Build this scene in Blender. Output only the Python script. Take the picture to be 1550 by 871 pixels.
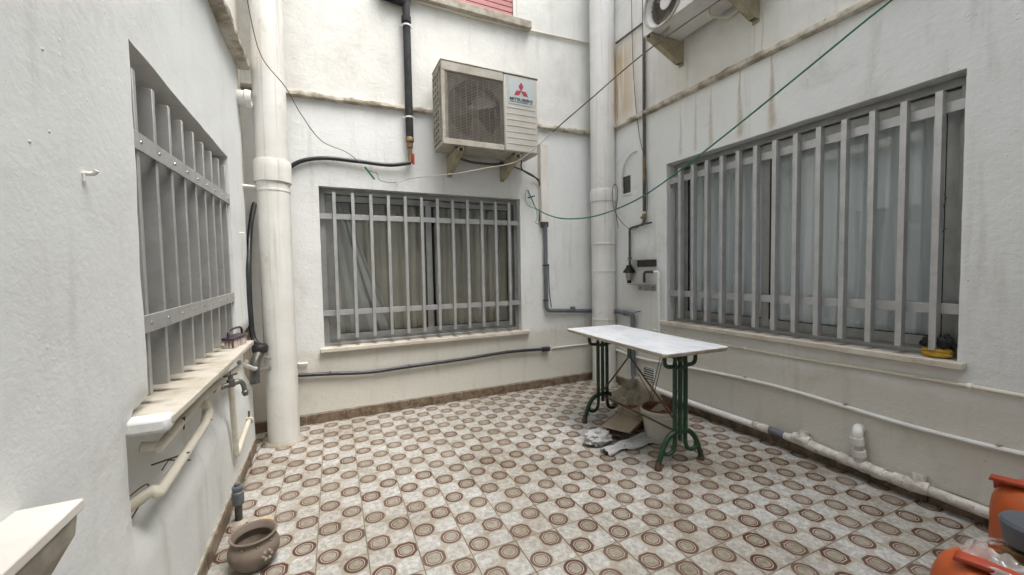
import bpy, bmesh, math, random
import numpy as np
from mathutils import Vector, noise, Matrix
random.seed(7)
R_ = math.radians
sc = bpy.context.scene
for o in list(bpy.data.objects): bpy.data.objects.remove(o)

# ---------------------------------------------------------------- camera
W, H, FPX, CH = 1550, 871, 602.3175, 1.25
YAW, PITCH, ROLL = 0.4361, -0.0444, -0.0175
_f = np.array([math.sin(YAW)*math.cos(PITCH), math.cos(YAW)*math.cos(PITCH), math.sin(PITCH)])
_r0 = np.array([math.cos(YAW), -math.sin(YAW), 0.0]); _u0 = np.cross(_r0, _f)
_r = math.cos(ROLL)*_r0+math.sin(ROLL)*_u0; _u = -math.sin(ROLL)*_r0+math.cos(ROLL)*_u0
CAM = np.array([0, 0, CH])
cd = bpy.data.cameras.new('camera'); cam = bpy.data.objects.new('camera', cd); sc.collection.objects.link(cam)
cd.sensor_fit = 'HORIZONTAL'; cd.sensor_width = 36; cd.lens = FPX*36/W; cd.clip_start = 0.02; cd.clip_end = 300
cam.matrix_world = Matrix(((_r[0], _u[0], -_f[0], 0), (_r[1], _u[1], -_f[1], 0), (_r[2], _u[2], -_f[2], CH), (0, 0, 0, 1)))
sc.camera = cam
# ---------------------------------------------------------------- sky, sun, exposure (overcast day in a light well)
SUN_EL, SUN_AZ = 67, 145
wd = bpy.data.worlds.new('World'); sc.world = wd; wd.use_nodes = True
wn = wd.node_tree; wn.nodes.clear()
sky = wn.nodes.new('ShaderNodeTexSky'); sky.sky_type = 'NISHITA'; sky.sun_disc = False
sky.sun_elevation = R_(SUN_EL); sky.sun_rotation = R_(SUN_AZ); sky.dust_density = 4; sky.air_density = 1.2
hs = wn.nodes.new('ShaderNodeHueSaturation'); hs.inputs['Saturation'].default_value = 0.52      # cloud cover greys the sky
bg = wn.nodes.new('ShaderNodeBackground'); bg.inputs['Strength'].default_value = 0.15
wo = wn.nodes.new('ShaderNodeOutputWorld')
wn.links.new(sky.outputs[0], hs.inputs['Color']); wn.links.new(hs.outputs[0], bg.inputs[0]); wn.links.new(bg.outputs[0], wo.inputs[0])
sd = bpy.data.lights.new('sun', 'SUN'); sun = bpy.data.objects.new('sun', sd); sc.collection.objects.link(sun)
sd.energy = 0.8; sd.angle = R_(50); sd.color = (1, 0.985, 0.96)
_d = Vector((math.sin(R_(SUN_AZ))*math.cos(R_(SUN_EL)), math.cos(R_(SUN_AZ))*math.cos(R_(SUN_EL)), math.sin(R_(SUN_EL))))
sun.rotation_euler = _d.to_track_quat('Z', 'Y').to_euler(); sun.location = (0, 0, 12)
sc.view_settings.view_transform = 'Standard'; sc.view_settings.look = 'None'
sc.view_settings.exposure = 1.85; sc.view_settings.gamma = 1; sc.view_settings.use_curve_mapping = False
sc.render.engine = 'CYCLES'
sc.cycles.use_denoising = True; sc.cycles.max_bounces = 10; sc.cycles.diffuse_bounces = 6; sc.cycles.use_adaptive_sampling = True; sc.cycles.adaptive_threshold = .02; sc.cycles.transparent_max_bounces = 12
sc.cycles.glossy_bounces = 3; sc.cycles.caustics_reflective = False; sc.cycles.sample_clamp_indirect = 8

# ---------------------------------------------------------------- the place, in metres
XL, XR, YB, YF, HT = -0.506, 2.806, 3.66, -1.35, 6.2
def ray(x, y): return _f+(x-W/2)/FPX*_r-(y-H/2)/FPX*_u
def G(x, y, z=0.0): d = ray(x, y); p = CAM+d*(z-CH)/d[2]; return Vector(p)
def PX(x, y, X): d = ray(x, y); return Vector(CAM+d*X/d[0])
def PY(x, y, Y): d = ray(x, y); return Vector(CAM+d*Y/d[1])
def Bk(x, y, off=0.0): return PY(x, y, YB-off)          # on the window wall with the cooling unit
def Rt(x, y, off=0.0): return PX(x, y, XR-off)          # on the long window wall
def Lf(x, y, off=0.0): return PX(x, y, XL+off)          # on the wall with the tap

# ---------------------------------------------------------------- materials
class N:
    def __init__(s, name):
        s.m = bpy.data.materials.new(name); s.m.use_nodes = True; s.t = s.m.node_tree; s.t.nodes.clear()
        s.out = s.t.nodes.new('ShaderNodeOutputMaterial')
    def n(s, ty, ins=None, **kw):
        nd = s.t.nodes.new('ShaderNode'+ty)
        for k, v in kw.items(): setattr(nd, k, v)
        for k, v in (ins or {}).items(): s.set(nd.inputs[k], v)
        return nd
    def set(s, sock, v):
        if hasattr(v, 'is_output'): s.t.links.new(v, sock)
        else:
            if sock.type == 'RGBA' and len(v) == 3: v = (*v, 1)
            sock.default_value = v
    def ma(s, op, a, b=None, c=None, clamp=False):
        nd = s.t.nodes.new('ShaderNodeMath'); nd.operation = op; nd.use_clamp = clamp
        for i, v in enumerate((a, b, c)):
            if v is not None: s.set(nd.inputs[i], v)
        return nd.outputs[0]
    def mix(s, f, a, b, mode='MIX'):
        nd = s.t.nodes.new('ShaderNodeMix'); nd.data_type = 'RGBA'; nd.blend_type = mode
        s.set(nd.inputs[0], f); s.set(nd.inputs[6], a); s.set(nd.inputs[7], b); return nd.outputs[2]
    def ramp(s, f, lo, hi, a=0.0, b=1.0):
        nd = s.t.nodes.new('ShaderNodeMapRange'); nd.interpolation_type = 'SMOOTHSTEP'
        for i, v in enumerate((f, lo, hi, a, b)): s.set(nd.inputs[i], v)
        return nd.outputs[0]
    def noise(s, vec, scale, detail=4, rough=.55, dist=0.0):
        nd = s.n('TexNoise', {'Scale': scale, 'Detail': detail, 'Roughness': rough, 'Distortion': dist})
        if vec is not None: s.set(nd.inputs['Vector'], vec)
        return nd.outputs['Fac']
    def pos(s): return s.n('NewGeometry').outputs['Position']
    def obj(s): return s.n('TexCoord').outputs['Object']
    def scaled(s, vec, sx, sy, sz):
        nd = s.n('VectorMath', operation='MULTIPLY'); s.set(nd.inputs[0], vec); nd.inputs[1].default_value = (sx, sy, sz); return nd.outputs[0]
    def bsdf(s, col, rough=.6, metal=0.0, bump=None, bs=.3, bd=.01, **kw):
        b = s.n('BsdfPrincipled'); s.set(b.inputs['Base Color'], col); s.set(b.inputs['Roughness'], rough); s.set(b.inputs['Metallic'], metal)
        for k, v in kw.items(): s.set(b.inputs[k.replace('_', ' ')], v)
        if bump is not None:
            bp = s.n('Bump', {'Strength': bs, 'Distance': bd, 'Height': bump}); s.t.links.new(bp.outputs[0], b.inputs['Normal'])
        s.t.links.new(b.outputs[0], s.out.inputs[0]); return s.m

MAT = {}
def simple(name, c1, c2=None, rough=.55, metal=0.0, scale=6, bump=.1, bscale=60, dirt=None, damt=.5):
    n = N(name); P = n.pos(); c2 = c2 or tuple(v*.8 for v in c1)
    f = n.ramp(n.noise(P, scale, 5), .35, .68); col = n.mix(f, c1, c2)
    if dirt:
        d = n.ramp(n.noise(P, scale*2.3, 6, .7), .52, .72, 0, damt); col = n.mix(d, col, dirt)
    rr = n.ramp(n.noise(P, scale*3, 3), .3, .7, rough-.08, rough+.1)
    MAT[name] = n.bsdf(col, rr, metal, n.noise(P, bscale, 4), bump, .004)
    return MAT[name]

def plaster(name, white, cream, beige, zb=.58, drips=(), rust=None, lump=1.0, upz=2.70):
    n = N(name); P = n.pos(); s = n.n('SeparateXYZ', {0: P}); z = s.outputs[2]
    big = n.noise(P, 1.1, 5, .6); mid = n.noise(P, 5, 6, .62); fine = n.noise(P, 38, 5, .65)
    col = n.mix(n.ramp(big, .35, .7), white, tuple(v*.93 for v in white))
    zz = n.ma('ADD', z, n.ma('MULTIPLY', n.ma('SUBTRACT', mid, .5), .22))
    if beige: col = n.mix(n.ramp(zz, zb-.05, zb+.05, 1, 0), col, beige)
    col = n.mix(n.ramp(z, upz-.02, upz+.02), col, n.mix(n.ramp(mid, .3, .7), cream, tuple(v*.9 for v in cream)))
    # grey grime in blotches and streaks, some ochre
    st = n.noise(n.scaled(P, 6, 6, .7), 1.6, 5, .6)
    col = n.mix(n.ramp(st, .53, .78, 0, .36), col, (.36, .33, .27))
    bl = n.noise(P, 2.6, 7, .72, .6)
    col = n.mix(n.ramp(bl, .52, .8, 0, .45), col, (.42, .385, .31))
    sp = n.noise(P, 95, 2, .5)
    col = n.mix(n.ramp(sp, .72, .78, 0, .45), col, (.3, .27, .22))
    for (ax, c0, w0, k, zt, zl, amt) in drips:
        q = s.outputs[ax]
        wv = n.ma('ADD', w0, n.ma('MULTIPLY', n.ma('SUBTRACT', zt, z), k))
        m = n.ma('DIVIDE', n.ma('ABSOLUTE', n.ma('ADD', n.ma('SUBTRACT', q, c0), n.ma('MULTIPLY', n.ma('SUBTRACT', mid, .5), .035))), wv)
        m = n.ramp(m, .0, 1.15, 1, 0)
        m = n.ma('MULTIPLY', m, n.ma('MULTIPLY', n.ramp(z, zl-.03, zl+.05), n.ramp(z, zt-.01, zt+.01, 1, 0)))
        m = n.ma('MULTIPLY', n.ma('MULTIPLY', m, amt), n.ramp(fine, .25, .6, .55, 1))
        col = n.mix(n.ma('MULTIPLY', m, .8), col, (.38, .30, .19))
    if rust:
        ax, c0, c1, z0, z1 = rust
        m = n.ma('MULTIPLY', n.ramp(s.outputs[ax], c0, c1), n.ma('MULTIPLY', n.ramp(z, z0, z0+.3), n.ramp(z, z1-.25, z1, 1, 0)))
        m = n.ma('MULTIPLY', m, n.ramp(n.noise(n.scaled(P, 14, 14, .8), 1.5, 5, .6), .30, .55))
        col = n.mix(n.ma('MULTIPLY', m, .8), col, (.46, .29, .11))
    # relief: trowel ridges, lumps, pits
    vo = n.n('TexVoronoi', {'Vector': P, 'Scale': 34.0}); lum = n.ramp(vo.outputs['Distance'], .0, .22, 1, 0)
    lum = n.ma('MULTIPLY', lum, n.ramp(n.noise(P, 9, 3), .52, .66))
    tr = n.noise(n.scaled(P, 24, 24, 34), 1.0, 6, .65, .5)
    h = n.ma('ADD', n.ma('MULTIPLY', fine, .45), n.ma('ADD', n.ma('MULTIPLY', lum, 1.1*lump), n.ma('MULTIPLY', tr, .6)))
    h = n.ma('ADD', h, n.ma('MULTIPLY', mid, 1.5))
    MAT[name] = n.bsdf(col, .72, 0, h, .55*lump, .008)

WHITE = (.74, .755, .74); CREAM = (.70, .70, .66); BEIGE = (.63, .615, .555)
yy = lambda px, py: Rt(px, py).y
plaster('plaster_tap', (.74, .765, .755), CREAM, None, lump=.45, drips=[(1, 2.02, .05, .12, .36, -.05, .28)])
plaster('plaster_unit', WHITE, CREAM, BEIGE, .60)
plaster('plaster_long', WHITE, CREAM, BEIGE, .58,
        drips=[(1, yy(1120, 150), .006, .075, 2.68, 2.20, .9), (1, yy(1168, 130), .006, .07, 2.69, 2.18, .95), (1, yy(1076, 180), .004, .07, 2.66, 2.2, .7),
               (1, yy(1053, 190), .003, .05, 2.66, 2.2, .65), (1, yy(1030, 200), .003, .05, 2.66, 2.2, .6), (1, yy(1142, 60), .006, 0, 3.0, 2.7, .6), (1, yy(1154, 60), .008, 0, 3.0, 2.7, .6), (1, yy(1040, 110), .02, .0, 3.0, 2.7, .25)],
        rust=(1, 2.95, 3.38, 2.62, 3.62))
plaster('plaster_plain', WHITE, CREAM, BEIGE, .55)
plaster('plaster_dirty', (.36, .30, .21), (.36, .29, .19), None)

def tile_mat():
    n = N('floor_tile'); P = n.pos(); s = n.n('SeparateXYZ', {0: P})
    c, sn = math.cos(TH), math.sin(TH)
    x = n.ma('SUBTRACT', s.outputs[0], OX); y = n.ma('SUBTRACT', s.outputs[1], OY)
    u = n.ma('DIVIDE', n.ma('ADD', n.ma('MULTIPLY', x, c), n.ma('MULTIPLY', y, sn)), CELL)
    v = n.ma('DIVIDE', n.ma('SUBTRACT', n.ma('MULTIPLY', y, c), n.ma('MULTIPLY', x, sn)), CELL)
    i = n.ma('FLOOR', n.ma('ADD', u, .5)); j = n.ma('FLOOR', n.ma('ADD', v, .5))
    fu = n.ma('ABSOLUTE', n.ma('SUBTRACT', u, i)); fv = n.ma('ABSOLUTE', n.ma('SUBTRACT', v, j))
    sij = n.ma('ADD', n.ma('ADD', i, j), 400.0)
    par = n.ma('MODULO', sij, 2.0)                       # 0 = motif, 1 = marbled square
    ty = n.ma('MODULO', n.ma('FLOOR', n.ma('DIVIDE', sij, 2.0)), 2.0)
    circ = n.ma('SQRT', n.ma('ADD', n.ma('MULTIPLY', fu, fu), n.ma('MULTIPLY', fv, fv)))
    octa = n.ma('MAXIMUM', n.ma('MAXIMUM', fu, fv), n.ma('MULTIPLY', n.ma('ADD', fu, fv), .665))
    octa = n.ma('MULTIPLY', octa, 1.0)
    wob = n.ma('MULTIPLY', n.ma('SUBTRACT', n.noise(P, 160, 3), .5), .03)
    rd = n.ma('ADD', n.ma('ADD', n.ma('MULTIPLY', circ, n.ma('SUBTRACT', 1.0, ty)), n.ma('MULTIPLY', octa, ty)), wob)
    m1 = n.noise(P, 42, 6, .68, .8); m2 = n.noise(P, 19, 6, .68, 1.2); m3 = n.noise(P, 3.0, 4)
    marb = n.mix(n.ramp(m1, .36, .66), (.43, .42, .385), (.68, .68, .655)); marb = n.mix(n.ramp(m2, .5, .74, 0, .55), marb, (.30, .285, .25))
    beige = n.mix(n.ramp(m1, .3, .7), (.38, .355, .29), (.50, .475, .41))
    inn = n.mix(n.ramp(m1, .3, .7), (.27, .24, .19), (.44, .41, .34))
    brown = n.mix(n.ramp(m2, .3, .75), (.085, .029, .020), (.140, .056, .040))
    brown = n.mix(n.ramp(m3, .4, .7, 0, .10), brown, (.33, .23, .185))
    e = .012
    motif = beige
    motif = n.mix(n.ramp(rd, .470-e, .470+e, 1, 0), motif, brown)
    motif = n.mix(n.ramp(rd, .345-e, .345+e, 1, 0), motif, (.66, .60, .50))
    motif = n.mix(n.ramp(rd, .318-e, .318+e, 1, 0), motif, brown)
    motif = n.mix(n.ramp(rd, .268-e, .268+e, 1, 0), motif, inn)
    # marbled square: faint beige rim with cut corners
    sq = n.ma('MAXIMUM', n.ma('MAXIMUM', fu, fv), n.ma('MULTIPLY', n.ma('ADD', fu, fv), .60))
    square = n.mix(n.ramp(n.ma('ADD', sq, wob), .455, .475), marb, n.mix(.6, beige, (.45, .40, .30)))
    col = n.mix(par, motif, square)
    rnd = n.n('ObjectInfo').outputs['Random']
    col = n.mix(n.ramp(rnd, 0, 1, 0, .16), col, (.45, .40, .32))
    gr = n.noise(P, 1.4, 7, .7, .5)
    col = n.mix(n.ramp(gr, .40, .72, 0, .85), col, (.62, .56, .46), 'MULTIPLY'); gr2 = n.noise(P, 4.5, 6, .7, 1.0); col = n.mix(n.ramp(gr2, .5, .72, 0, .7), col, (.60, .55, .46), 'MULTIPLY'); col = n.mix(1.0, col, (.80, .81, .82), 'MULTIPLY')
    sp = n.noise(P, 55, 3, .6); col = n.mix(n.ramp(sp, .63, .74, 0, .55), col, (.17, .14, .1))
    # rust ring where something stood
    p0 = G(398, 788)
    rx = n.ma('SUBTRACT', s.outputs[0], p0.x); ry = n.ma('SUBTRACT', s.outputs[1], p0.y)
    rr = n.ma('SQRT', n.ma('ADD', n.ma('MULTIPLY', rx, rx), n.ma('MULTIPLY', n.ma('MULTIPLY', ry, ry), 2.2)))
    ring = n.ma('MULTIPLY', n.ramp(n.ma('ADD', rr, n.ma('MULTIPLY', n.ma('SUBTRACT', m1, .5), .03)), .03, .055, 1, 0), .75)
    col = n.mix(ring, col, (.50, .33, .12))
    rough = n.ramp(m2, .3, .7, .38, .6)
    MAT['floor_tile'] = n.bsdf(col, rough, 0, n.ma('ADD', m1, n.noise(P, 300, 2)), .12, .002)
CELL = .0835*1.25; OX, OY, TH = -.183*1.25, 2.0179*1.25, -.0157
tile_mat()
simple('grout', (.20, .17, .13), (.11, .09, .07), .9, scale=12)
simple('skirting', (.20, .145, .095), (.095, .067, .043), .45, scale=14, dirt=(.42, .36, .28), damt=.6)
simple('sill_marble', (.62, .58, .51), (.51, .46, .39), .5, scale=7, dirt=(.33, .25, .15), damt=.6)
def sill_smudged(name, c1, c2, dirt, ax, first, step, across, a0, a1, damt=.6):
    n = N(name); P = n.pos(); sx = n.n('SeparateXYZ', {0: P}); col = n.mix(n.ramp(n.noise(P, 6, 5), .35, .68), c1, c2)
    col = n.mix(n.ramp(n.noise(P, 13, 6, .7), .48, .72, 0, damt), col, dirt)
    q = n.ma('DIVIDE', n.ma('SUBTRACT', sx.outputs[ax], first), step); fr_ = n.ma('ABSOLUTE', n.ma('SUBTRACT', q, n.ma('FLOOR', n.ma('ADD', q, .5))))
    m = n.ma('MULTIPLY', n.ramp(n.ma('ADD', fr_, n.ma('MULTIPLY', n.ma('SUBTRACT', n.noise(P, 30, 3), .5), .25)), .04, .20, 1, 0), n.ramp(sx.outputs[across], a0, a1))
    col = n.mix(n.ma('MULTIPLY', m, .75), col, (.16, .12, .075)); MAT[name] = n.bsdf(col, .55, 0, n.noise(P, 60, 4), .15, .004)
simple('sill_white', (.74, .71, .66), (.66, .62, .56), .45, scale=5)
simple('cement', (.40, .37, .31), (.27, .24, .19), .9, scale=14, bump=.6, bscale=40)
simple('cornice', (.60, .56, .48), (.26, .22, .16), .85, scale=9, bump=.8, bscale=45, dirt=(.22, .17, .11), damt=.8)
simple('pipe_white', (.72, .715, .68), (.66, .65, .60), .5, scale=4, bump=.25, bscale=40, dirt=(.45, .39, .3), damt=.35)
simple('pipe_cream', (.66, .63, .54), (.60, .56, .46), .5, scale=5, dirt=(.4, .33, .24), damt=.4)
def streaked(name, c1, c2):
    n = N(name); P = n.pos(); col = n.mix(n.ramp(n.noise(P, 3, 5), .35, .68), c1, c2)
    col = n.mix(n.ramp(n.noise(n.scaled(P, 30, 30, .9), 1.0, 5, .62), .52, .74, 0, .55), col, (.40, .35, .27))
    col = n.mix(n.ramp(n.noise(P, 7, 7, .72, .6), .55, .75, 0, .45), col, (.44, .39, .31))
    MAT[name] = n.bsdf(col, .5, 0, n.ma('ADD', n.noise(P, 45, 4), n.ma('MULTIPLY', n.noise(P, 12, 3), 1.5)), .4, .004)
streaked('downpipe_white', (.71, .71, .68), (.64, .63, .59))
simple('pvc_white', (.76, .76, .74), (.70, .69, .66), .38, scale=6, bump=.05)
simple('pvc_dirty', (.68, .66, .62), (.48, .44, .38), .6, scale=18, bump=.6, bscale=70, dirt=(.24, .2, .16), damt=.8)
simple('pvc_grey', (.135, .15, .165), (.10, .11, .125), .42, scale=8, bump=.05)
simple('hose_black', (.018, .019, .024), (.03, .031, .036), .38, bump=.05)
simple('foam_black', (.014, .015, .016), (.026, .027, .028), .8, bump=.4, bscale=200)
simple('cable_brown', (.10, .075, .06), None, .5); simple('cable_white', (.55, .53, .48), None, .5); simple('cable_grey', (.30, .29, .26), None, .5)
simple('line_green', (.015, .17, .095), (.02, .12, .075), .4)
simple('steel', (.42, .41, .38), (.3, .29, .27), .38, .85, 20, dirt=(.2, .16, .1)); simple('dark_steel', (.11, .11, .10), (.07, .07, .065), .5, .5, 14)
simple('iron_pipe', (.06, .055, .05), (.10, .085, .07), .55, .3, 20); simple('brass', (.24, .16, .07), (.16, .11, .055), .5, .3, 20)
simple('aluminium', (.34, .345, .335), (.29, .295, .285), .42, .55, 10, bump=.05); simple('aluminium_bar', (.50, .505, .50), (.43, .435, .43), .40, .45, 10, bump=.08, dirt=(.30, .26, .2), damt=.3); simple('aluminium_grey', (.46, .465, .455), (.40, .405, .395), .42, .45, 10, bump=.08, dirt=(.27, .24, .19), damt=.3)
simple('aluminium_dark', (.26, .265, .255), (.22, .225, .215), .42, .45, 10, bump=.05)
simple('tap_metal', (.20, .195, .18), (.14, .135, .125), .5, .5, 24); simple('rubber', (.012, .012, .012), None, .6)
simple('unit_body', (.47, .46, .42), (.42, .41, .365), .5, scale=5, bump=.08, dirt=(.30, .25, .17), damt=.45)
simple('unit_dirty', (.41, .39, .34), (.31, .285, .23), .6, scale=9, bump=.2, dirt=(.2, .16, .1), damt=.6)
simple('unit_white', (.70, .70, .68), (.63, .625, .60), .5, scale=4, bump=.08, dirt=(.36, .26, .16), damt=.35)
simple('bracket', (.40, .365, .26), (.30, .26, .17), .55, scale=9, dirt=(.2, .13, .06), damt=.5)
simple('shroud_dark', (.075, .065, .05), (.05, .043, .034), .6, scale=9); simple('inside_dark', (.02, .018, .016), None, .8); simple('fan_dark', (.05, .045, .04), None, .5); simple('wire_grille', (.20, .18, .145), (.14, .125, .10), .55, .2, 20)
simple('sticker', (.42, .475, .48), (.39, .44, .445), .45, bump=0); simple('sign_red', (.36, .022, .045), (.32, .02, .04), .5, bump=0); simple('sign_ink', (.05, .06, .065), None, .5, bump=0)
simple('shutter_pink', (.43, .185, .175), (.38, .165, .155), .55, scale=8, dirt=(.45, .25, .22)); simple('shutter_red', (.28, .06, .04), None, .55)
simple('shutter_grey', (.20, .20, .19), (.16, .16, .15), .55)
simple('room_dark', (.055, .05, .045), (.04, .037, .034), .9)
simple('curtain_brown', (.46, .415, .335), (.39, .35, .28), .9, scale=3, bump=.3, bscale=220); simple('curtain_grey', (.42, .41, .37), (.36, .35, .32), .9, scale=3, bump=.3, bscale=220)
simple('curtain_blue', (.74, .78, .80), (.66, .70, .73), .9, scale=3, bump=.15, bscale=150)
simple('blanket_red', (.25, .05, .06), (.45, .3, .28), .9, scale=12)
simple('iron_green', (.009, .042, .020), (.016, .060, .029), .42, .0, 16, bump=.35, bscale=90, dirt=(.05, .03, .018), damt=.7)
simple('iron_rust', (.085, .055, .035), (.12, .07, .04), .65, .1, 18, bump=.5)
def marble_top():
    n = N('marble_top'); P = n.pos()
    v = n.noise(n.scaled(P, 5, 1.6, 5), 2.2, 8, .65, 1.4)
    col = n.mix(n.ramp(v, .46, .62), (.73, .755, .785), (.60, .625, .655)); col = n.mix(n.ramp(n.noise(P, 30, 5, .7), .62, .74, 0, .4), col, (.46, .48, .50))
    MAT['marble_top'] = n.bsdf(col, .34, 0, n.noise(P, 120, 3), .05, .002)
marble_top()
simple('marble_edge', (.50, .45, .38), (.36, .31, .25), .6, scale=18, bump=.6)
simple('bucket_white', (.60, .585, .53), (.53, .51, .45), .45, scale=6, dirt=(.35, .3, .22), damt=.4); simple('terracotta', (.24, .085, .05), (.17, .065, .042), .7, scale=10)
simple('soil', (.20, .13, .09), (.1, .07, .05), .95, scale=30, bump=1)
simple('sack', (.40, .36, .285), (.32, .285, .22), .9, scale=6, bump=.5, bscale=160); simple('cloth_white', (.52, .52, .52), (.42, .42, .415), .8, scale=5, bump=.2, bscale=90)
simple('cardboard', (.36, .30, .22), (.29, .24, .17), .8, scale=6, bump=.1); simple('cardboard_dark', (.16, .10, .07), None, .8)
simple('clay_brown', (.20, .16, .125), (.155, .125, .10), .62, scale=7, bump=.15, dirt=(.30, .25, .2), damt=.35); simple('clay_light', (.27, .225, .175), None, .6)
simple('gas_orange', (.52, .105, .02), (.44, .085, .018), .42, scale=7, bump=.2, bscale=120, dirt=(.28, .10, .05), damt=.5); simple('gas_red', (.42, .062, .022), (.35, .05, .02), .45, scale=7)
simple('cap_grey', (.085, .10, .115), (.07, .08, .095), .45, scale=9); simple('bristle', (.52, .44, .41), (.38, .31, .29), .9); simple('brush_purple', (.055, .035, .05), None, .35)
simple('sponge_yellow', (.48, .30, .03), (.4, .24, .03), .95, scale=30, bump=.6); simple('scourer', (.02, .02, .02), (.035, .035, .035), .9, bump=1)
simple('red_handle', (.42, .03, .03), None, .4); simple('green_clip', (.03, .14, .06), None, .4); simple('blue_clip', (.02, .03, .16), None, .4)
def glass():
    n = N('window_glass'); fr = n.ma('POWER', n.n('LayerWeight', {'Blend': .5}).outputs['Facing'], 4.0)
    t = n.n('BsdfTransparent', {'Color': (.92, .94, .94)}); g = n.n('BsdfGlossy', {'Roughness': .02, 'Color': (.95, .97, 1)})
    f = n.ma('ADD', n.ma('MULTIPLY', fr, .8), .05, clamp=True)
    m = n.n('MixShader', {0: f, 1: t.outputs[0], 2: g.outputs[0]}); n.t.links.new(m.outputs[0], n.out.inputs[0]); MAT['window_glass'] = n.m
    n = N('clear_plastic'); fr = n.ma('POWER', n.n('LayerWeight', {'Blend': .5}).outputs['Facing'], 4.0)
    t = n.n('BsdfTransparent', {'Color': (.86, .83, .80)}); d = n.n('BsdfDiffuse', {'Color': (.7, .66, .62)}); g = n.n('BsdfGlossy', {'Roughness': .12})
    a = n.n('MixShader', {0: .35, 1: t.outputs[0], 2: d.outputs[0]})
    m = n.n('MixShader', {0: n.ma('ADD', fr, .12, clamp=True), 1: a.outputs[0], 2: g.outputs[0]}); n.t.links.new(m.outputs[0], n.out.inputs[0]); MAT['clear_plastic'] = n.m
glass()
def curtain_sheer():
    for nm, c, tr in (('curtain_sheer', (.95, .965, .97), .5),):
        n = N(nm); P = n.pos()
        col = n.mix(n.ramp(n.noise(n.scaled(P, 30, 30, 1), 1, 4), .35, .65), c, tuple(v*.92 for v in c))
        d = n.n('BsdfDiffuse', {'Color': col}); t = n.n('BsdfTranslucent', {'Color': col}); tp = n.n('BsdfTransparent')
        a = n.n('MixShader', {0: .12, 1: d.outputs[0], 2: t.outputs[0]}); b = n.n('MixShader', {0: .05, 1: a.outputs[0], 2: tp.outputs[0]})
        n.t.links.new(b.outputs[0], n.out.inputs[0]); MAT[nm] = n.m
curtain_sheer()

# ---------------------------------------------------------------- building helpers
def smooth(pts, sub=6, closed=False):
    P = [Vector(p) for p in pts]; out = []
    if len(P) < 3: return P
    n = len(P)
    for i in range(n-1):
        p0, p1, p2, p3 = P[max(i-1, 0)], P[i], P[i+1], P[min(i+2, n-1)]
        for k in range(sub):
            t = k/sub
            out.append(.5*((2*p1)+(p2-p0)*t+(2*p0-5*p1+4*p2-p3)*t*t+(3*p1-p0-3*p2+p3)*t**3))
    out.append(P[-1]); return out
def rounded(pts, r=.03, sub=5):
    """polyline with its corners rounded, for bent pipes"""
    P = [Vector(p) for p in pts]; out = [P[0]]
    for i in range(1, len(P)-1):
        a = (P[i-1]-P[i]); b = (P[i+1]-P[i]); ra = min(r, a.length*.45, b.length*.45)
        A = P[i]+a.normalized()*ra; B = P[i]+b.normalized()*ra
        for k in range(sub+1):
            t = k/sub; out.append(A*(1-t)**2+P[i]*2*t*(1-t)+B*t*t)
    out.append(P[-1]); return out
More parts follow.
